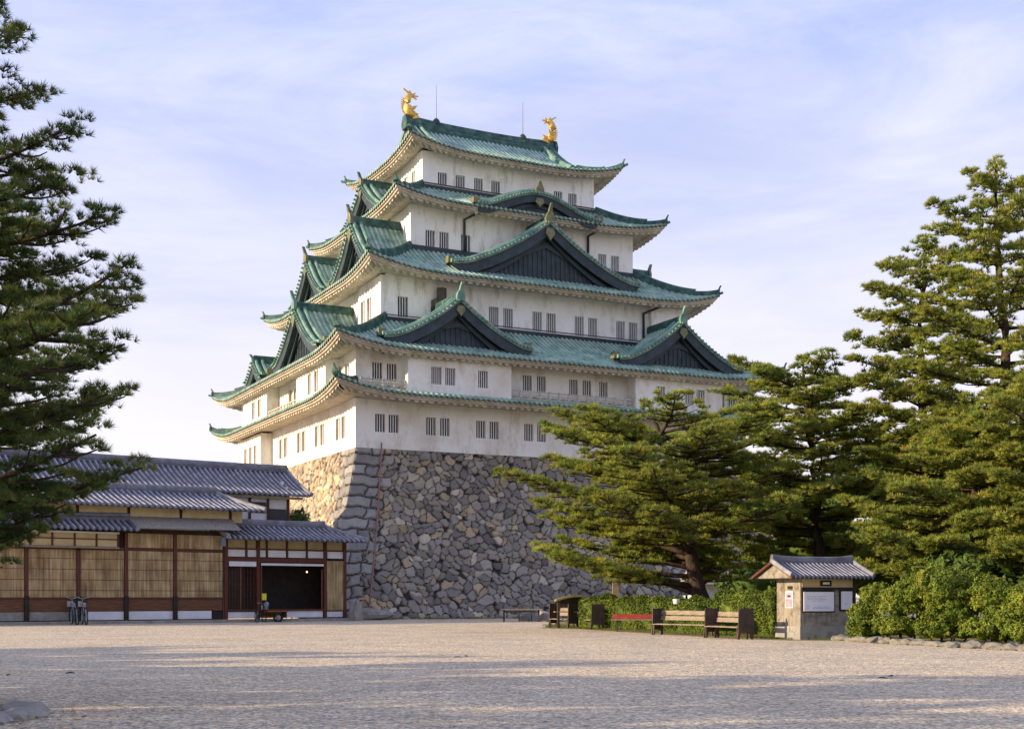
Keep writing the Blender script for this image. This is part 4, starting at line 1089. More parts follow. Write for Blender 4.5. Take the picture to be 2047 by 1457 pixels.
# long low red-covered bench
x, y = gxy(1268, 58)
rbn = empty('red_cloth_bench', (x, y, 0), R_(-4)); tag(rbn, 'low slatted bench draped with a red cloth in front of the hedge', 'bench')
m = MB()
m.box(-1.0, 1.0, -.15, .15, .62, .66); m.box(-.98, .98, .12, .20, .58, .76); m.box(-.92, .92, -.17, -.151, .56, .64); m.build('red_cloth', M['red_cloth'], rbn)
m = MB(); m.box(-1.05, 1.0, -.42, -.2, .50, .55); m.build('seat_slat', M['bench_wood'], rbn)
for xx in (-.8, .75):
    m = MB(); m.box(xx, xx + .07, -.4, .1, 0, .07); m.box(xx, xx + .07, -.2, -.12, .07, .5); m.build('leg', M['bench_dark'], rbn)
# far low table and arched seat by the wall
x, y = gxy(1043, 80)
tb = empty('low_table', (x, y, 0), R_(0)); tag(tb, 'long low wooden table on dark trestles at the foot of the boulder wall', 'table')
m = MB(); m.box(-1.35, 1.3, -.3, .3, .74, .80); m.build('tabletop', M['bench_wood'], tb)
for xx in (-1.15, 1.0):
    m = MB(); m.prism([(-.25, 0), (-.15, 0), (0, .4), (.15, 0), (.25, 0), (.08, .45), (.08, .74), (-.08, .74), (-.08, .45)], lambda a, z, d: (xx + d, a, z), 0, .1); m.build('leg', M['bench_dark'], tb)
m = MB(); m.box(-1.1, 1.1, -.03, .03, .60, .66); m.build('rail', M['bench_dark'], tb)
x, y = gxy(1050, 81.5)
ch = empty('arched_chair', (x, y, 0)); tag(ch, 'pale garden chair with rounded arched back behind the low table', 'chair')
m = MB(); m.tube([(-.42, .25, .45), (-.42, .25, .85), (-.33, .25, 1.0), (0, .25, 1.06), (.33, .25, 1.0), (.42, .25, .85), (.42, .25, .45)], .06, 8); m.build('backrest', M['bench_wood'], ch)
m = MB(); m.box(-.45, .45, -.25, .25, .42, .47); m.build('seat', M['bench_wood'], ch)
for xx in (-.42, .36):
    for yy in (-.22, .18):
        m = MB(); m.box(xx, xx + .06, yy, yy + .06, 0, .42); m.build('leg', M['bench_dark'], ch)
m = MB(); m.box(-.36, .36, .24, .28, .62, .68); m.build('back_rail', M['bench_wood'], ch)
# moss covered little shelter behind the bench
x, y = gxy(1138, 64)
sh = empty('shelter', (x, y, 0), R_(8)); tag(sh, 'small dark open shelter with moss on its curved top, behind the benches', 'shelter')
m = MB(); pr = [(-.7 + 1.4 * q, 1.42 + .22 * math.sin(q * math.pi * .62)) for q in np.linspace(0, 1, 9)]
m.prism(pr + [(a, z - .10) for a, z in pr[::-1]], lambda a, z, d: (a, d, z), -.3, .35); so = m.build('top', M['soil'], sh)
m = MB(); pr2 = [(a, z - .103) for a, z in pr]; m.prism([(-.55, 1.02), (.66, 1.02)] + pr2[::-1], lambda a, z, d: (a, d, z), .2, .26); m.build('back_panel', M['bench_dark'], sh)
m = MB(); m.box(-.62, -.50, -.15, .0, 0, 1.4); m.build('post', M['bench_dark'], sh); m = MB(); m.box(.52, .66, -.15, .0, 0, 1.5); m.build('post', M['bench_dark'], sh)
m = MB(); m.box(-.75, .5, -.2, .25, .78, .83); m.build('shelf', M['bench_wood'], sh)

# ================================================================== BICYCLES AND CART
def bicycle(loc, rz, label, colr, group=None):
    o = empty('bicycle', loc, rz); tag(o, label, 'bicycle', group)
    r = .34
    for wx in (-.52, .52):
        m = MB(); m.tube([(wx + math.cos(a) * r, 0, r + math.sin(a) * r) for a in np.linspace(0, 2 * math.pi, 25)], .028, 6, cap=False); w = m.build('wheel', M['rubber'], o)
        m = MB()
        for k in range(10):
            a = k * math.pi / 5; m.tube([(wx, 0, r), (wx + math.cos(a) * r, 0, r + math.sin(a) * r)], .006, 3)
        m.build('spokes', M['metal'], w)
    def tb_(name, pts, rad, mat): 
        m = MB(); m.tube(pts, rad, 7); return m.build(name, M[mat], o, smooth=True)
    m = MB()
    for pts in ([(-.52, 0, r), (-.16, 0, .30), (-.28, 0, .82)], [(-.52, 0, r), (-.25, 0, .72)], [(-.16, 0, .30), (.38, 0, .78)], [(-.25, 0, .72), (.37, 0, .82)], [(.52, 0, r), (.36, 0, .98)]): m.tube(pts, .022, 7)
    m.build('frame', M[colr], o)
    tb_('handlebar', [(.18, -.26, 1.08), (.34, -.16, 1.05), (.36, 0, 1.0), (.34, .16, 1.05), (.18, .26, 1.08)], .018, 'metal')
    m = MB(); m.box(-.42, -.16, -.07, .07, .86, .93); m.build('saddle', M['rubber'], o)
    m = MB(); m.box(.52, .78, -.16, .16, .70, .92); m.build('basket', M['metal'], o)
    return o
def hpt(px, dy, z=0.0):
    """ground point in front of the house wall below pixel column px, dy metres out"""
    hx_, hn_ = HX, Vector((HX.y, -HX.x, 0)); k = (px - CXP) / FPX
    bx, by = HC[0] + hn_.x * dy, HC[1] + hn_.y * dy
    t = (k * by - bx) / (hx_.x - k * hx_.y)
    return (bx + hx_.x * t, by + hx_.y * t, z)
b1 = bicycle(hpt(148, 1.4), R_(122), 'black bicycle leaning by the reed screens, the left of the pair', 'blue_paint', 'bicycles in front of the wooden hall')
b2 = bicycle(hpt(168, 1.5), R_(118), 'dark bicycle with pale wheel by the reed screens, the right of the pair', 'metal', 'bicycles in front of the wooden hall')
for b in (b1, b2): b.scale = (1.3, 1.3, 1.42)
b3 = bicycle(hpt(521, 1.3), R_(80), 'black bicycle parked beside the red hand cart at the hall entrance', 'rubber', 'bicycles in front of the wooden hall')
b3.scale = (1.1, 1.1, 1.1)
c = hpt(553, 1.35)
ct = empty('hand_cart', c, HANG); tag(ct, 'small hand cart with red board and yellow flag at the hall entrance', 'cart')
m = MB(); m.box(-.75, .62, -.3, .3, .62, .70); m.build('deck', M['red_paint'], ct)
for xx, yy in ((-.05, -.34), (.25, .34)):
    m = MB(); m.tube([(xx + math.cos(a) * .27, yy, .29 + math.sin(a) * .27) for a in np.linspace(0, 2 * math.pi, 19)], .05, 6, cap=False); w = m.build('wheel', M['rubber'], ct)
    m = MB(); m.tube([(xx, yy - .03, .29), (xx, yy + .03, .29)], .15, 12); m.build('hub', M['metal'], w)
m = MB(); m.tube([(-.7, 0, .66), (-.95, 0, 1.1), (-.95, 0, 1.9)], .03, 6); m.build('handle', M['wood_dark'], ct)
m = MB(); m.box(-1.0, -.72, -.06, .0, 1.35, 1.75); m.build('yellow_flag', M['yellow_paint'], ct)
m = MB(); m.tube([(-.78, -.1, .95), (-.72, -.1, 1.15), (-.7, -.1, 1.25)], [.14, .16, .06], 10); m.build('bucket', M['blue_paint'], ct)
m = MB(); m.box(.42, .60, -.2, .2, .25, .62); m.build('crate', M['wood_dark'], ct)

# ================================================================== PLANTS
def tufts(P, axis, n, length, width, rng, spread=.9):
    """needle fans: returns V, F for n needles around each point"""
    k = len(P); Pn = np.repeat(P, n, 0); A = np.repeat(axis, n, 0)
    d = rng.normal(size=(k * n, 3)) * spread; d = d / np.linalg.norm(d, axis=1, keepdims=True) * spread + A
    d /= np.linalg.norm(d, axis=1, keepdims=True)
    L_ = length * rng.uniform(.7, 1.15, (k * n, 1))
    side = np.cross(d, rng.normal(size=(k * n, 3))); side /= np.linalg.norm(side, axis=1, keepdims=True) + 1e-9
    w = width * .5
    V = np.stack([Pn - side * w, Pn + side * w, Pn + d * L_], 1).reshape(-1, 3)
    F = np.arange(len(V)).reshape(-1, 3)
    return V, F
def needle_mesh(parent, P, A, n, length, width, rng, mat, col, name='foliage', spread=.9):
    V, F = tufts(P, A, n, length, width, rng, spread)
    c = np.repeat(col, n * 3, 0)
    return tri_mesh(name, V, F, mat, parent, c)
def bez(p0, p1, p2, n):
    q = np.linspace(0, 1, n)[:, None]
    return (1 - q) ** 2 * p0 + 2 * q * (1 - q) * p1 + q * q * p2
def pine(name, label, base, trunk, r0, env, zlo, zhi, nbr, seed, sub=.60, tl=.20, tw=.03, nn=12, per=9, clump=.42, mat='needles', step=.42, dens=1.0, group=None, droop=.10, top_up=.5, squash=.42, cat='pine tree', openz=0, azbias=None, leader=True, gap=0.0):
    """trunk: list of (dx, dy, z) from base; env(z) -> (reach to the left, reach to the right)"""
    rng = np.random.default_rng(seed)
    root = empty(name, base); tag(root, label, cat, group)
    T = np.array(trunk, float)
    def tp(z):
        return np.array([np.interp(z, T[:, 2], T[:, 0]), np.interp(z, T[:, 2], T[:, 1]), z])
    wood = MB(); zs = np.linspace(0, T[-1, 2], 18)
    wob = rng.uniform(-.08, .08, (18, 2)) * r0 * 4; wob[0] = 0
    tr = [tuple(tp(z) + np.array([wob[i, 0], wob[i, 1], 0])) for i, z in enumerate(zs)]
    wood.tube(tr, [r0 * (1.35 if i == 0 else 1) * (1 - .88 * z / T[-1, 2]) + .02 for i, z in enumerate(zs)], 9)
    P = []; A = []; C = []
    def puff(c, R, out_dir, k):
        n = max(3, int(k * dens))
        u = rng.normal(size=(n, 3)); u /= np.linalg.norm(u, axis=1, keepdims=True); rr = rng.random((n, 1)) ** .4
        q = u * rr * R * np.array([1, 1, squash]); q[:, 2] = np.abs(q[:, 2]) * 1.0 - .04
        P.append(c + q)
        a = np.array([0, 0, .75]) + out_dir * .45 + u * .5; A.append(a / np.linalg.norm(a, axis=1, keepdims=True))
        sh = rng.uniform(.78, 1.22); C.append(np.tile(np.array([[sh * rng.uniform(.92, 1.12), sh, sh * rng.uniform(.8, 1.1)]]), (n, 1)) * rng.uniform(.85, 1.15, (n, 1)))
    ga = 2.399963
    az = rng.uniform(0, 6.28)
    for i in range(nbr):
        z = zlo + (zhi - zlo) * ((i + rng.uniform(-.3, .3)) / nbr); z = min(max(z, zlo), T[-1, 2] - .1)
        az += ga + rng.uniform(-.35, .35)
        if azbias is not None and math.cos(az) * azbias < -.35: az += math.pi
        if z < openz and math.sin(az) < -.25: az = -az
        ll, rl = env(z); w = (1 + math.cos(az)) / 2; Lb = (ll * (1 - w) + rl * w) * rng.uniform(.70, 1.08)
        if Lb < .25: continue
        if rng.random() < gap: continue
        d = np.array([math.cos(az), math.sin(az), 0.0]); s = tp(z)
        z0 = max(.5, z - Lb * .22 * rng.uniform(.4, 1.3)); s = tp(z0)
        end = s + d * Lb; end[2] = z + top_up * .35
        mid = s + d * Lb * .5; mid[2] = z - droop * Lb + rng.uniform(-.2, .2); mid[:2] += rng.uniform(-.12, .12, 2) * Lb
        B = bez(s, mid, end, 9)
        rb = max(.022, min(r0 * .40, .017 * Lb + .015))
        wood.tube([tuple(p) for p in B], [rb * (1 - .8 * k / 8) for k in range(9)], 6)
        # side branches
        subs = [(B, .34, 1.0)]
        for f in np.arange(.20, .94, .83 * sub / max(1.0, Lb)):
            for sgn in (-1, 1):
                if rng.random() < .15: continue
                k = f * 8; p = B[int(k)] * (1 - (k % 1)) + B[min(8, int(k) + 1)] * (k % 1)
                ang = az + sgn * rng.uniform(.55, 1.15); ls = Lb * (1.05 - f) * rng.uniform(.30, .52) + .25
                d2 = np.array([math.cos(ang), math.sin(ang), 0]); e2_ = p + d2 * ls; e2_[2] += rng.uniform(.0, .35) * top_up + .05
                m2 = p + d2 * ls * .5; m2[2] -= .03
                B2 = bez(p, m2, e2_, 5); wood.tube([tuple(q) for q in B2], [rb * .45 * (1 - .7 * k2 / 4) for k2 in range(5)], 4, cap=False)
                subs.append((B2, .25, .85))
        for (BB, f0, sc) in subs:
            ln = np.linalg.norm(BB[-1] - BB[0]); n = max(1, int(ln * (1 - f0) / step))
            for j in range(n + 1):
                f = f0 + (1 - f0) * (j / max(1, n)); k = f * (len(BB) - 1); a = int(min(k, len(BB) - 2)); p = BB[a] + (BB[a + 1] - BB[a]) * (k - a)
                R = clump * sc * rng.uniform(.7, 1.2) * (1.0 if j < n else .8)
                o_ = BB[-1] - BB[0]; o_ = o_ / (np.linalg.norm(o_) + 1e-6)
                puff(p + rng.normal(size=3) * np.array([.12, .12, .05]) + np.array([0, 0, .03]), R, o_, per)
    if leader:
        for q in np.linspace(zhi, T[-1, 2] + .15, 5): puff(tp(min(q, T[-1, 2])) + np.array([0, 0, q - min(q, T[-1, 2])]), clump * .7, np.array([0, 0, 1.]), per * .8)
    wood.build('trunk', M['bark'], root, smooth=True)
    P = np.concatenate(P); A = np.concatenate(A); C = np.concatenate(C)
    needle_mesh(root, P, A, nn, tl, tw, rng, M[mat], C, 'crown')
    return root
def envf(tab):
    z = [t[0] for t in tab]; l = [t[1] for t in tab]; r = [t[2] for t in tab]
    return lambda q: (float(np.interp(q, z, l)), float(np.interp(q, z, r)))
def base_at(px, Y): x, y = gxy(px, Y); return (x, y, 0)
G_ = 'pines around the castle court'
# broad spreading pine in front of the keep
pine('pine_tree', 'broad low pine with dark leaning trunk rising behind the hedge, left of the hut', base_at(1408, 60),
     [(0, 0, 0), (-.1, 0, 1.6), (-.75, .1, 3.8), (-.6, 0, 5.2), (-1.2, 0, 7.0), (-2.0, .2, 9.0), (-2.7, 0, 10.1)], .42,
     envf([(2.0, 4.0, 2.4), (3.0, 7.0, 2.6), (4.0, 7.8, 4.4), (5.0, 9.8, 5.6), (6.5, 9.2, 6.8), (7.8, 8.0, 7.2), (8.8, 6.8, 6.8), (9.8, 5.6, 5.8), (10.8, 3.6, 3.4)]),
     2.7, 10.6, 60, 27, sub=.80, clump=.48, per=11, nn=14, tl=.25, tw=.038, squash=.30, step=.54, openz=5.0, group=G_, gap=.05)
pine('pine_tree', 'upright pine with forked limbs growing directly above the tiled notice hut', base_at(1640, 66),
     [(0, 0, 0), (0, 0, 4), (-.3, 0, 7), (-.5, .2, 10), (-.9, 0, 13.6)], .36,
     envf([(2.6, 4.6, 4.4), (5, 4.4, 4.2), (8, 5.0, 4.6), (10, 5.0, 4.8), (11.5, 4.8, 4.6), (13, 4.4, 4.0), (14, 2.6, 2.6)]),
     2.8, 13.6, 58, 33, sub=.75, clump=.50, per=11, nn=14, tl=.26, tw=.040, squash=.32, openz=6.0, step=.46, group=G_, gap=.04)
pine('pine_tree', 'tall twin-topped pine between the hut and the tallest pine', base_at(1842, 62),
     [(0, 0, 0), (0, 0, 6), (.1, 0, 10), (-.1, 0, 14), (.2, 0, 18.6)], .34,
     envf([(4, 4.2, 4), (9, 4.2, 3.8), (12, 3.9, 3.4), (14, 3.3, 3.0), (16, 2.9, 2.6), (17.6, 2.3, 2.0), (18.8, .8, .8)]),
     3.2, 18.2, 60, 45, sub=.70, clump=.50, per=12, nn=13, tl=.24, tw=.042, squash=.40, step=.46, group=G_, gap=.05, top_up=.9)
pine('pine_tree', 'tallest pine with a pointed top at the right edge', base_at(2012, 56),
     [(0, 0, 0), (0, 0, 8), (-.15, 0, 14), (-.5, 0, 20.3)], .38,
     envf([(5, 4.0, 4), (12, 4.0, 4), (15, 3.5, 3.6), (17, 3.4, 3.2), (18.6, 2.6, 2.5), (19.6, 1.5, 1.6), (20.5, .6, .6)]),
     4.5, 19.9, 58, 58, sub=.70, clump=.48, per=12, nn=13, tl=.24, tw=.040, squash=.42, step=.46, group=G_, gap=.04, top_up=.9)
pine('pine_tree', 'wide pine with crooked trunk behind the azaleas, right of the hut', base_at(1925, 51),
     [(0, 0, 0), (-.4, 0, 3), (.4, 0, 5), (.6, 0, 8.6)], .34,
     envf([(2.4, 4.8, 3.6), (4, 5.0, 4), (6, 4.4, 4), (7.5, 3.2, 3.4), (9, 1.5, 1.5)]),
     2.6, 8.6, 50, 71, clump=.50, per=13, nn=13, tl=.21, tw=.036, squash=.42, step=.42, group=G_)
pine('pine_tree', 'yellowish pine cut off by the right edge, beneath the tallest pine', base_at(2100, 47),
     [(0, 0, 0), (0, 0, 5), (-.2, 0, 11.2)], .34,
     envf([(2.5, 3.0, 3), (6, 3.0, 3), (9, 2.4, 2.4), (11.2, .9, .9)]),
     2.8, 11.0, 44, 83, clump=.48, per=13, nn=13, tl=.20, tw=.034, squash=.42, step=.42, group=G_)
# big near pine whose limbs reach in from the left
pine('pine_tree', 'large dark pine whose limbs reach in from the left edge, near the camera', (-8.6, 18.2, 0),
     [(0, 0, 0), (-.1, 0, 3), (.1, 0, 6), (0, 0, 11.3)], .30,
     envf([(2.0, 3.0, 2.2), (3.0, 3.5, 3.1), (4.1, 3.5, 3.3), (5.3, 3.5, 3.9), (6.2, 3.4, 3.1), (7.2, 3.2, 3.0), (8.1, 3.0, 2.6), (9.0, 2.4, 2.0), (10.0, 1.6, 1.2), (11.2, .6, .6)]),
     2.1, 10.8, 50, 95, sub=.62, clump=.26, per=13, nn=20, tl=.13, tw=.011, squash=.5, step=.22, mat='needles_dark', group=G_, droop=.16, top_up=.5, azbias=1)
# ---- leafy masses
def leafy(name, label, cat, blobs, seed, nleaf, ls, mat='broad', group=None, origin=None, trunk=None, core=.74):
    """blobs: (x, y, z, rx, ry, rz) ellipsoids filled towards their surface with leaf clusters"""
    rng = np.random.default_rng(seed)
    ox, oy = origin if origin else (blobs[0][0], blobs[0][1])
    root = empty(name, (ox, oy, 0)); tag(root, label, cat, group)
    Ps = []; Cs = []; Ns = []
    vol = np.array([b[3] * b[4] + b[3] * b[5] for b in blobs]); vol = vol / vol.sum()
    for b, f in zip(blobs, vol):
        ncl = max(6, int(nleaf * f / 26))
        u = rng.normal(size=(ncl, 3)); u /= np.linalg.norm(u, axis=1, keepdims=True); u[:, 2] = np.where(u[:, 2] < -.35, -u[:, 2], u[:, 2])
        r = 1 - .35 * rng.random((ncl, 1)) ** 2 + rng.normal(size=(ncl, 1)) * .11
        cc = np.array(b[:3]) - np.array([ox, oy, 0]) + u * r * np.array(b[3:6])
        cr_ = rng.uniform(.07, .26, (ncl, 1)) * min(1.6, max(.6, max(b[3:6]) / 1.2))
        k = 26
        q = rng.normal(size=(ncl, k, 3)); q /= np.linalg.norm(q, axis=2, keepdims=True)
        pp = cc[:, None, :] + q * (cr_[:, None, :] * rng.random((ncl, k, 1)) ** .5)
        Ps.append(pp.reshape(-1, 3)); Ns.append((q * .7 + u[:, None, :]).reshape(-1, 3))
        sh = rng.uniform(.72, 1.25, (ncl, 1, 1)) * rng.uniform(.85, 1.15, (ncl, k, 1))
        cv = np.concatenate([sh * rng.uniform(.9, 1.15, (ncl, 1, 1)), sh, sh], 2) if True else sh
        Cs.append(cv.reshape(-1, 3))
    P = np.concatenate(Ps); Nn = np.concatenate(Ns); C = np.concatenate(Cs)
    keep = P[:, 2] > .02; P, Nn, C = P[keep], Nn[keep], C[keep]
    Nn /= np.linalg.norm(Nn, axis=1, keepdims=True); Nn = Nn + rng.normal(size=P.shape) * .45; Nn /= np.linalg.norm(Nn, axis=1, keepdims=True)
    a = np.cross(Nn, rng.normal(size=P.shape)); a /= np.linalg.norm(a, axis=1, keepdims=True) + 1e-9; b_ = np.cross(Nn, a)
    s = ls * rng.uniform(.6, 1.2, (len(P), 1))
    V = np.stack([P - a * s * .45, P + b_ * s, P + a * s * .45, P - b_ * s * .6], 1).reshape(-1, 3)
    i = np.arange(len(P)) * 4
    F = np.concatenate([np.stack([i, i + 1, i + 3], 1), np.stack([i + 1, i + 2, i + 3], 1)])
    tri_mesh('foliage', V, F, M[mat], root, np.repeat(C, 4, 0))
    m = MB()
    if trunk:
        for tpts, r in trunk: m.tube([(p[0] - ox, p[1] - oy, p[2]) for p in tpts], [r * (1 - .6 * k / (len(tpts) - 1)) for k in range(len(tpts))], 8)
    else:
        for k in range(7):
            bb = blobs[k % len(blobs)]; x_, y_ = bb[0] - ox + rng.uniform(-.3, .3) * bb[3], bb[1] - oy + rng.uniform(-.3, .3) * bb[4]
            m.tube([(x_ * .8, y_ * .8, 0), (x_, y_, bb[2] * .6), (x_ * 1.1, y_ * 1.1, bb[2] + bb[5] * .5)], [.03, .022, .01], 5)
    m.build('trunk' if trunk else 'stems', M['bark'], root)
    q = MB(); ico = [(math.cos(a) * math.cos(b), math.sin(a) * math.cos(b), math.sin(b)) for b in np.linspace(-1.45, 1.45, 8) for a in np.linspace(0, 2 * math.pi, 13)[:-1]]
    for b in blobs:
        V_ = []
        for (x_, y_, z_) in ico:
            k_ = core * (1 + .10 * math.sin(x_ * 5 + b[0] * 3) + .08 * math.sin(z_ * 7 + y_ * 4 + b[1])); V_.append((b[0] - ox + x_ * b[3] * k_, b[1] - oy + y_ * b[4] * k_, max(.01, b[2] + z_ * b[5] * k_)))
        F_ = [(i * 12 + j, i * 12 + (j + 1) % 12, (i + 1) * 12 + (j + 1) % 12, (i + 1) * 12 + j) for i in range(7) for j in range(12)]
        q.add(V_, F_, (1., 1., 1.))
    q.build('inner_foliage', M[mat], root, smooth=True)
    return root
def blobpx(lst, Y):
    out = []
    for px, py, rx, rz in lst:
        x, y, z = at(px, py, Y + random.uniform(-.5, .5)); out.append((x, y, max(z, rz * .3), rx, rx * .8, rz))
    return out
# azaleas right of the hut
AZ = 'azalea bushes along the stone edging'
def azal(label, lst, Y, seed, n): leafy('azalea_bush', label, 'bush', blobpx(lst, Y), seed, int(n * 1.25), .055, 'azalea', AZ, core=.60)
azal('rounded azalea bush touching the right side of the notice hut', [(1728, 1235, .55, .5), (1752, 1200, .6, .5), (1745, 1262, .6, .35), (1715, 1262, .35, .3)], 45.3, 5, 13000)
azal('tall light green azalea bush, second from the notice hut', [(1800, 1212, .8, .65), (1835, 1188, .8, .6), (1785, 1255, .7, .4), (1830, 1258, .7, .4)], 44.0, 6, 20000)
azal('largest azalea bush with the highest crest, in the middle of the row', [(1875, 1180, .9, .7), (1925, 1178, .9, .65), (1900, 1225, .9, .7), (1870, 1262, .7, .4), (1925, 1262, .7, .4)], 43.2, 7, 26000)
azal('azalea bush with bare twigs low down, next to the right edge', [(1975, 1200, .8, .7), (2010, 1240, .7, .5), (1960, 1262, .7, .4), (2000, 1270, .6, .35)], 42.0, 8, 19000)
azal('azalea bush cut by the right edge of the picture', [(2060, 1215, .8, .65), (2045, 1268, .7, .35)], 41.0, 9, 12000)
# clipped hedge, in lengths
def hedge(label, px0, px1, Y0, Y1, h, seed, n, w=.8):
    """clipped box hedge: twiggy core under a thick skin of leaves"""
    rng = np.random.default_rng(seed)
    a = np.array(gxy(px0, Y0)); b = np.array(gxy(px1, Y1)); c = (a + b) / 2; d = b - a; L_ = np.linalg.norm(d); d = d / L_; nrm = np.array([d[1], -d[0]])
    root = empty('hedge', (c[0], c[1], 0)); tag(root, label, 'hedge', 'hedges behind the benches')
    area = np.array([L_ * w * 1.6, L_ * h, w * h, w * h, L_ * h * .4]); pick = rng.choice(5, n, p=area / area.sum())
    u = rng.uniform(-L_ / 2, L_ / 2, n); v = rng.uniform(-w / 2, w / 2, n); z = rng.uniform(.03, h, n)
    u = np.where(pick == 2, -L_ / 2, np.where(pick == 3, L_ / 2, u)); v = np.where(pick == 1, w / 2, np.where(pick == 4, -w / 2, v)); z = np.where(pick == 0, h, z)
    lump = .07 * np.sin(u * 3.1 + seed) + .06 * np.sin(u * 6.3 + z * 4) + .05 * np.sin(z * 6 + u * 2)
    z = z + np.where(pick == 0, lump + .04 * np.sin(v * 9), 0); v = v + np.where(pick == 1, lump, 0)
    rnd = np.clip((z - (h - .25)) / .25, 0, 1) * np.clip((np.abs(v) - (w / 2 - .2)) / .2, 0, 1); z = z - rnd * .12
    P = np.stack([u * d[0] + v * nrm[0], u * d[1] + v * nrm[1], z], 1) + rng.normal(size=(n, 3)) * .035
    P[:, 2] = np.maximum(P[:, 2], .02)
    Nn = rng.normal(size=P.shape) * .8 + np.array([0, 0, .5]); Nn[:, 0] += np.where(pick == 1, nrm[0], 0); Nn[:, 1] += np.where(pick == 1, nrm[1], 0); Nn /= np.linalg.norm(Nn, axis=1, keepdims=True)
    A_ = np.cross(Nn, rng.normal(size=P.shape)); A_ /= np.linalg.norm(A_, axis=1, keepdims=True); B_ = np.cross(Nn, A_); sz = .055 * rng.uniform(.6, 1.2, (n, 1))
    V = np.stack([P - A_ * sz * .5, P + B_ * sz, P + A_ * sz * .5, P - B_ * sz * .6], 1).reshape(-1, 3); i = np.arange(n) * 4
    F = np.concatenate([np.stack([i, i + 1, i + 3], 1), np.stack([i + 1, i + 2, i + 3], 1)])
    C = np.repeat(rng.uniform(.7, 1.25, (n, 1)) * np.array([[1, 1, 1]]), 4, 0)
    tri_mesh('foliage', V, F, M['hedge'], root, C)
    k = MB(); k.box(-L_ / 2 + .06, L_ / 2 - .06, -w / 2 + .08, w / 2 - .08, .05, h - .09, (1, 1, 1))
    o = k.build('inner_foliage', M['hedge'], root); o.rotation_euler = (0, 0, math.atan2(d[1], d[0]))
hedge('low clipped hedge behind the dark benches and the red bench', 1168, 1322, 63, 60, 1.50, 11, 16000)
hedge('shaded hedge stretch under the broad pine, behind the long bench', 1326, 1438, 58, 56, 1.42, 12, 12000)
hedge('tallest clipped hedge stretch, touching the left side of the notice hut', 1440, 1556, 53, 51, 1.72, 13, 14000)
# grassy strip and curb
vb = [gxy(1100, 68), gxy(1080, 64), gxy(1160, 62), gxy(1290, 55), gxy(1440, 48.6), gxy(1560, 46.2), gxy(1680, 45.6), gxy(1760, 42.6), gxy(1900, 40.0), gxy(2060, 37.0), gxy(2300, 33), (60, 30), (60, 110), (8, 100), gxy(1120, 84)]
m = MB(); m.add([(x, y, .006) for x, y in vb], [tuple(range(len(vb)))]); tag(m.build('planting_bed', M['soil']), kind='structure')
rng = np.random.default_rng(77)
def grass_patch(label, poly_pts, n, hgt, seed):
    """grass blades scattered along a band between two lists of points"""
    rng = np.random.default_rng(seed); a, b = np.array(poly_pts[0]), np.array(poly_pts[1])
    t = rng.random((n, 1)) * (len(a) - 1); i = np.floor(t).astype(int)[:, 0]; i = np.minimum(i, len(a) - 2); f = t - i[:, None]
    pa = a[i] + (a[i + 1] - a[i]) * f; pb = b[i] + (b[i + 1] - b[i]) * f; s = rng.random((n, 1)) 
    p = pa + (pb - pa) * s + rng.normal(size=(n, 2)) * .08
    nz = np.sin(p[:, 0] * 2.1) + np.sin(p[:, 1] * 1.7 + p[:, 0]) + rng.normal(size=n) * .6; p = p[nz > -.5]
    P = np.concatenate([p, np.full((len(p), 1), .0)], 1); A = np.tile([[0, 0, 1.]], (len(P), 1))
    V, F = tufts(P, A, 5, hgt, .02, rng, .6); V[:, 2] = np.maximum(V[:, 2], .004)
    return tag(tri_mesh('grass', V, F, M['grass'], None, np.repeat(rng.uniform(.6, 1.2, (len(P), 1)) * np.array([[1, 1, 1]]), 15, 0)), label, 'grass', kind='stuff')
grass_patch('short grass around the benches and along the stone edging', ([gxy(1090, 66), gxy(1180, 62), gxy(1300, 56), gxy(1440, 50), gxy(1552, 47.2), gxy(1680, 46), gxy(1790, 42.3), gxy(2060, 37.7)], [gxy(1090, 72), gxy(1180, 68), gxy(1300, 62), gxy(1440, 56), gxy(1560, 52), gxy(1700, 50), gxy(1800, 46), gxy(2060, 42)]), 9000, .09, 4)
wl = [c2w(x, -TD[0] / 2 - 4.6, 0)[:2] for x in (-19, -8, 4, 16)]; wl2 = [c2w(x, -TD[0] / 2 - 5.6, 0)[:2] for x in (-19, -8, 4, 16)]
grass_patch('weeds at the foot of the boulder wall', (wl, wl2), 1500, .22, 5)
# curb stones
cp = [Vector((*gxy(px, Y), 0)) for px, Y in ((1672, 46.0), (1730, 44.2), (1800, 42.0), (1880, 40.2), (1960, 38.6), (2047, 37.0), (2150, 35.2), (2260, 33.5))]
dist = 0; k = 0; tot = sum((cp[i + 1] - cp[i]).length for i in range(len(cp) - 1))
def along(d):
    for i in range(len(cp) - 1):
        l = (cp[i + 1] - cp[i]).length
        if d <= l: return cp[i] + (cp[i + 1] - cp[i]) * (d / l), (cp[i + 1] - cp[i]).normalized()
        d -= l
    return cp[-1], (cp[-1] - cp[-2]).normalized()
M['curb'] = noise_mat('curb_stone', [(.07, .068, .058), (.17, .16, .135), (.28, .265, .23)], 3, 0.9, 0.6, 10, spot=(3, (.12, .13, .04), .55, .75, (1, 1, 1)), pos=[.3, .5, .7])
rr = random.Random(5)
while dist < tot - .5:
    ln = rr.uniform(.42, .95); p, d = along(dist + ln / 2)
    o = rock('curb_stone', (p.x, p.y, .06), (ln * .54, .26, rr.uniform(.12, .17)), k + 3, 'weathered grey edging stone in the row before the azaleas', 'stone', 'edging stones in front of the azaleas', 'curb')
    o.rotation_euler = (0, 0, math.atan2(d.y, d.x) + rr.uniform(-.08, .08)); dist += ln; k += 1
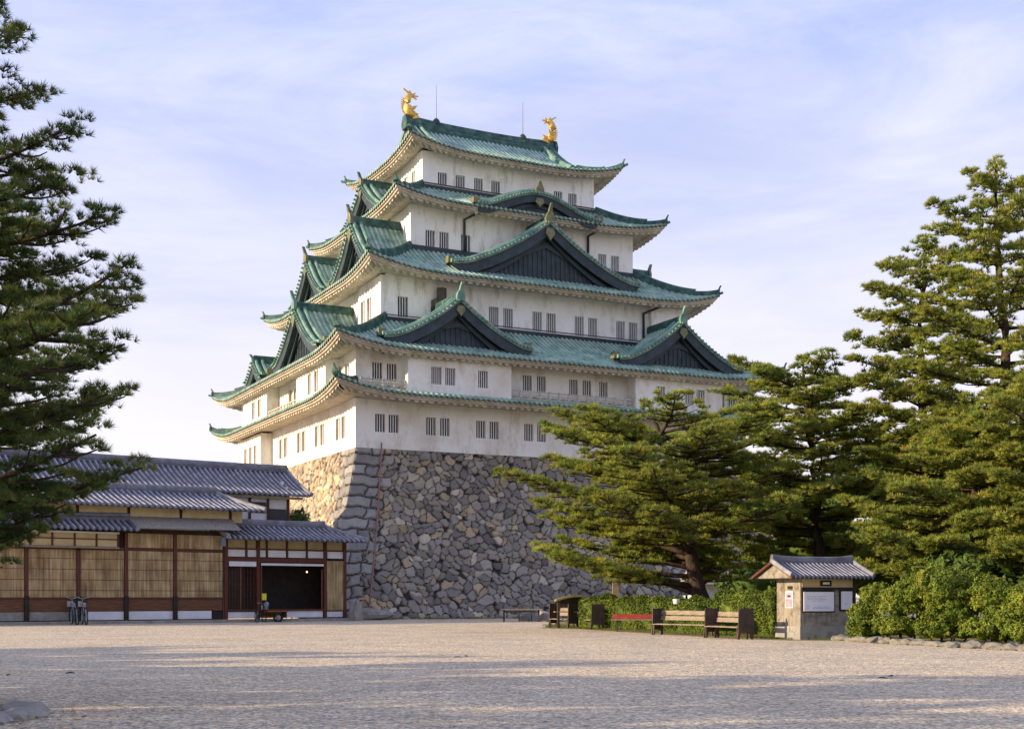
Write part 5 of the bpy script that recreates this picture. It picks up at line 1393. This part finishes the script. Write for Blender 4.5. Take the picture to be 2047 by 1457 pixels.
# stone ring around the near pine
m = MB(); 
rk = 0
for a in np.linspace(R_(-80), R_(60), 16):
    p = (-9.2 + 2.95 * math.cos(a), 16.4 + 2.2 * math.sin(a), .03)
    if p[0] > -7.2 or True:
        o = rock('ring_stone', p, (.21, .27, .11), 60 + rk, 'mossy flat stone of the ring round the near pine', 'stone', 'stones of the ring round the near pine', 'concrete'); o.rotation_euler = (0, 0, a + math.pi / 2); rk += 1
m = MB(); m.add([(-9.2 + 2.8 * math.cos(a), 16.4 + 2.05 * math.sin(a), .05) for a in np.linspace(0, 2 * math.pi, 28)[:-1]], [tuple(range(27))]); tag(m.build('planting_bed', M['soil']), kind='structure')
# fallen needles and leaves
def litter(label, cx, cy, rx, ry, n, seed, mats='needle_litter'):
    rng = np.random.default_rng(seed); p = rng.normal(size=(n, 2)) * np.array([rx, ry]) + np.array([cx, cy])
    ang = rng.uniform(0, 3.14, n); l = rng.uniform(.02, .06, n); d = np.stack([np.cos(ang), np.sin(ang)], 1) * l[:, None]; nrm = np.stack([-np.sin(ang), np.cos(ang)], 1) * l[:, None] * .28
    z = rng.uniform(.006, .02, (n, 4)); V = np.stack([p - d, p + nrm, p + d, p - nrm], 1); V = np.concatenate([V, z[..., None]], 2).reshape(-1, 3)
    i = np.arange(n) * 4; F = np.concatenate([np.stack([i, i + 1, i + 3], 1), np.stack([i + 1, i + 2, i + 3], 1)])
    c = np.repeat(np.array([(.9, .45, .12), (.6, .35, .15), (.35, .22, .12)])[rng.integers(0, 3, n)], 4, 0)
    return tag(tri_mesh('fallen_leaves', V, F, M['litter'], None, c), label, 'leaves', kind='stuff')
M['litter'] = noise_mat('litter', [(.5, .5, .5), (.9, .9, .9)], 3, .9, attr=True)
litter('brown fallen leaves beside the stone ring', -6.2, 16.4, .9, 1.6, 500, 3)
litter('scattered fallen leaves on the open gravel', 2, 24, 9, 8, 320, 4)
# ---- things behind the trees
def leaf_tree(label, px, Y, top, rx, seed, n, mat='broad'):
    x, y = gxy(px, Y); r = random.Random(seed); bl = []
    for i in range(11):
        f = i / 10; z = top * (.22 + .70 * f); w = rx * (1 - .55 * f ** 2)
        a = r.uniform(0, 6.28); bl.append((x + math.cos(a) * w * .6, y + math.sin(a) * w * .6, z, w * .62, w * .62, top * .13))
    leafy('leafy_tree', label, 'tree', bl, seed, n, .17, mat, 'leafy trees behind the pines', (x, y), [([(x, y, 0), (x + .1, y, top * .4), (x, y, top * .8)], .28)])
leaf_tree('dark round leafy tree behind the hut and the upright pine', 1700, 78, 9.0, 4.2, 41, 20000)
leaf_tree('dark leafy tree seen through the pines above the azaleas', 1850, 70, 11.0, 4.4, 42, 24000)
leaf_tree('dark leafy tree at the right edge behind the crooked pine', 2000, 62, 9.0, 4.0, 43, 24000)
leaf_tree('small bright leafy tree in the gap behind the broad pine', 1560, 84, 8.5, 3.4, 44, 14000)
leaf_tree('dense dark shrub-like tree rising behind the largest azalea', 1990, 49, 4.2, 2.8, 46, 22000)
x, y = gxy(606, 89)
leafy('young_tree', 'small green tree squeezed between the hall roof and the stone wall', 'tree', [(x - .3, y, 6.6, .9, .9, .9), (x, y, 5.8, 1.2, 1.1, .8)], 47, 5000, .10, 'broad', None, (x, y), [([(x, y, 0), (x, y, 3), (x - .2, y, 6.6)], .12)])
# distant low building, lantern-like sign and posts behind the hedge
x, y = gxy(1478, 92)
lb = empty('storehouse', (x, y, 0), R_(15)); tag(lb, 'low white storehouse far behind the hedge, left of the notice hut', 'building')
m = MB(); m.box(-3.5, 3.8, -2, 2, 0, 2.4); m.build('wall', M['white_panel'], lb)
m = MB(); m.prism([(-2.6, 2.4), (0, 3.4), (2.6, 2.4)], lambda a, z, d: (d, a, z), -4, 4.3); m.build('roof', M['shingle'], lb)
m = MB(); m.box(-2, -1, -2.06, -2.003, .3, 2.0); m.build('door', M['wood_dark'], lb)
x, y = gxy(1373, 63)
sg = empty('sign_board', (x, y, 0), R_(5)); tag(sg, 'small white upright board beside the trunk of the broad pine', 'sign')
m = MB(); m.box(-.2, .22, -.04, .04, 1.62, 2.3); m.build('board', M['white_panel'], sg); m = MB(); m.box(-.05, .05, .041, .1, 0, 2.3); m.build('post', M['wood_dark'], sg)
m = MB()
for z in (1.8, 1.95, 2.1): m.box(-.2, .22, -.046, -.041, z, z + .015)
m.build('board_joint', M['ink'], sg)
x, y = gxy(1372, 52.5)
m = MB(); m.tube([(0, 0, 1.36), (0, 0, 1.5), (0, 0, 1.56), (0, 0, 1.575)], [.11, .15, .16, .13], 12); o = m.build('plant_pot', M['white_panel']); o.location = (x, y + 3.2, -.12)
tag(o, 'white pot standing on top of the hedge behind the long bench', 'pot')
x, y = gxy(1230, 66)
pp = empty('wooden_post', (x, y, 0)); tag(pp, 'square pinkish wooden post standing behind the hedge', 'post')
m = MB(); m.box(-.15, .15, -.15, .15, 0, 2.66); m.build('post', M['bench_wood'], pp); m = MB(); m.box(-.19, .19, -.19, .19, 2.66, 2.72); m.build('cap', M['bench_wood'], pp)
o = rock('rock', (gxy(745, 88)[0], 86.3, .35), (1.5, .5, .45), 91, 'long pale flat rock at the foot of the corner blocks', 'rock', None, 'concrete'); 
rk = [(712, 83.6, .5, .9), (1058, 82.5, .7, .45), (1096, 81, .9, .5)]
for i, (px, Y, s, h) in enumerate(rk):
    xx, yy = gxy(px, Y); rock('rock', (xx, yy, h * .3), (s, s * .7, h), 95 + i, ['mossy upright rock between the hall and the conduit', 'grey rock behind the arched chair', 'large grey rock right of the low table'][i], 'rock')
# small twigs lying on the gravel
for i, (px, py) in enumerate(((915, 1314), (933, 1312), (1765, 1356), (1780, 1352), (14, 1350), (140, 1346))):
    Y = EYE * FPX / (py - HY); xx, yy = gxy(px, Y)
    m = MB(); a = i * 1.3; m.tube([(-.12, 0, .02), (0, .03, .035), (.13, 0, .02)], [.012, .018, .008], 5); m.tube([(0, .03, .03), (.05, .1, .05)], [.01, .006], 4)
    o = m.build('twig', M['bark']); o.location = (xx, yy, 0); o.rotation_euler = (0, 0, a); o.scale = (.75,) * 3
    tag(o, ['fallen twig in the middle distance, left of centre', 'fallen twig just right of the middle twig', 'fallen twig on the sunlit gravel at the right', 'tiny twig beside the right-hand sunlit twig', 'dark twig at the left edge of the gravel', 'short twig on the gravel at the lower left'][i], 'twig')

# ---- the rest of the pine belt left of the court: outside the frame, it shades the gravel
def belt(x, y, h, seed, label):
    bl = []; r = random.Random(seed)
    for i in range(12):
        f = i / 11; z = h * (.26 + .66 * f); w = 4.2 * (1 - .6 * f ** 2); a = r.uniform(0, 6.28)
        bl.append((x + math.cos(a) * w * .45, y + math.sin(a) * w * .6, z, w * .7, w * .75, h * .12))
    leafy('leafy_tree', label, 'tree', bl, seed, 7000, .28, 'broad', 'trees of the belt left of the court', (x, y), [([(x, y, 0), (x + .1, y, h * .4), (x, y, h * .8)], .28)], core=.42)
for i, (x, y, h) in enumerate([(-27, -12, 13.5), (-27, -6, 13), (-27, 0, 12.5), (-27, 6, 11.5), (-27, 11.5, 10.4), (-27, 17, 9.3), (-28, 22.5, 8.4), (-29, 28, 7.2), (-31, 33, 6)]):
    belt(x, y, h, 300 + i, 'dense leafy tree of the belt left of the court, outside the picture')
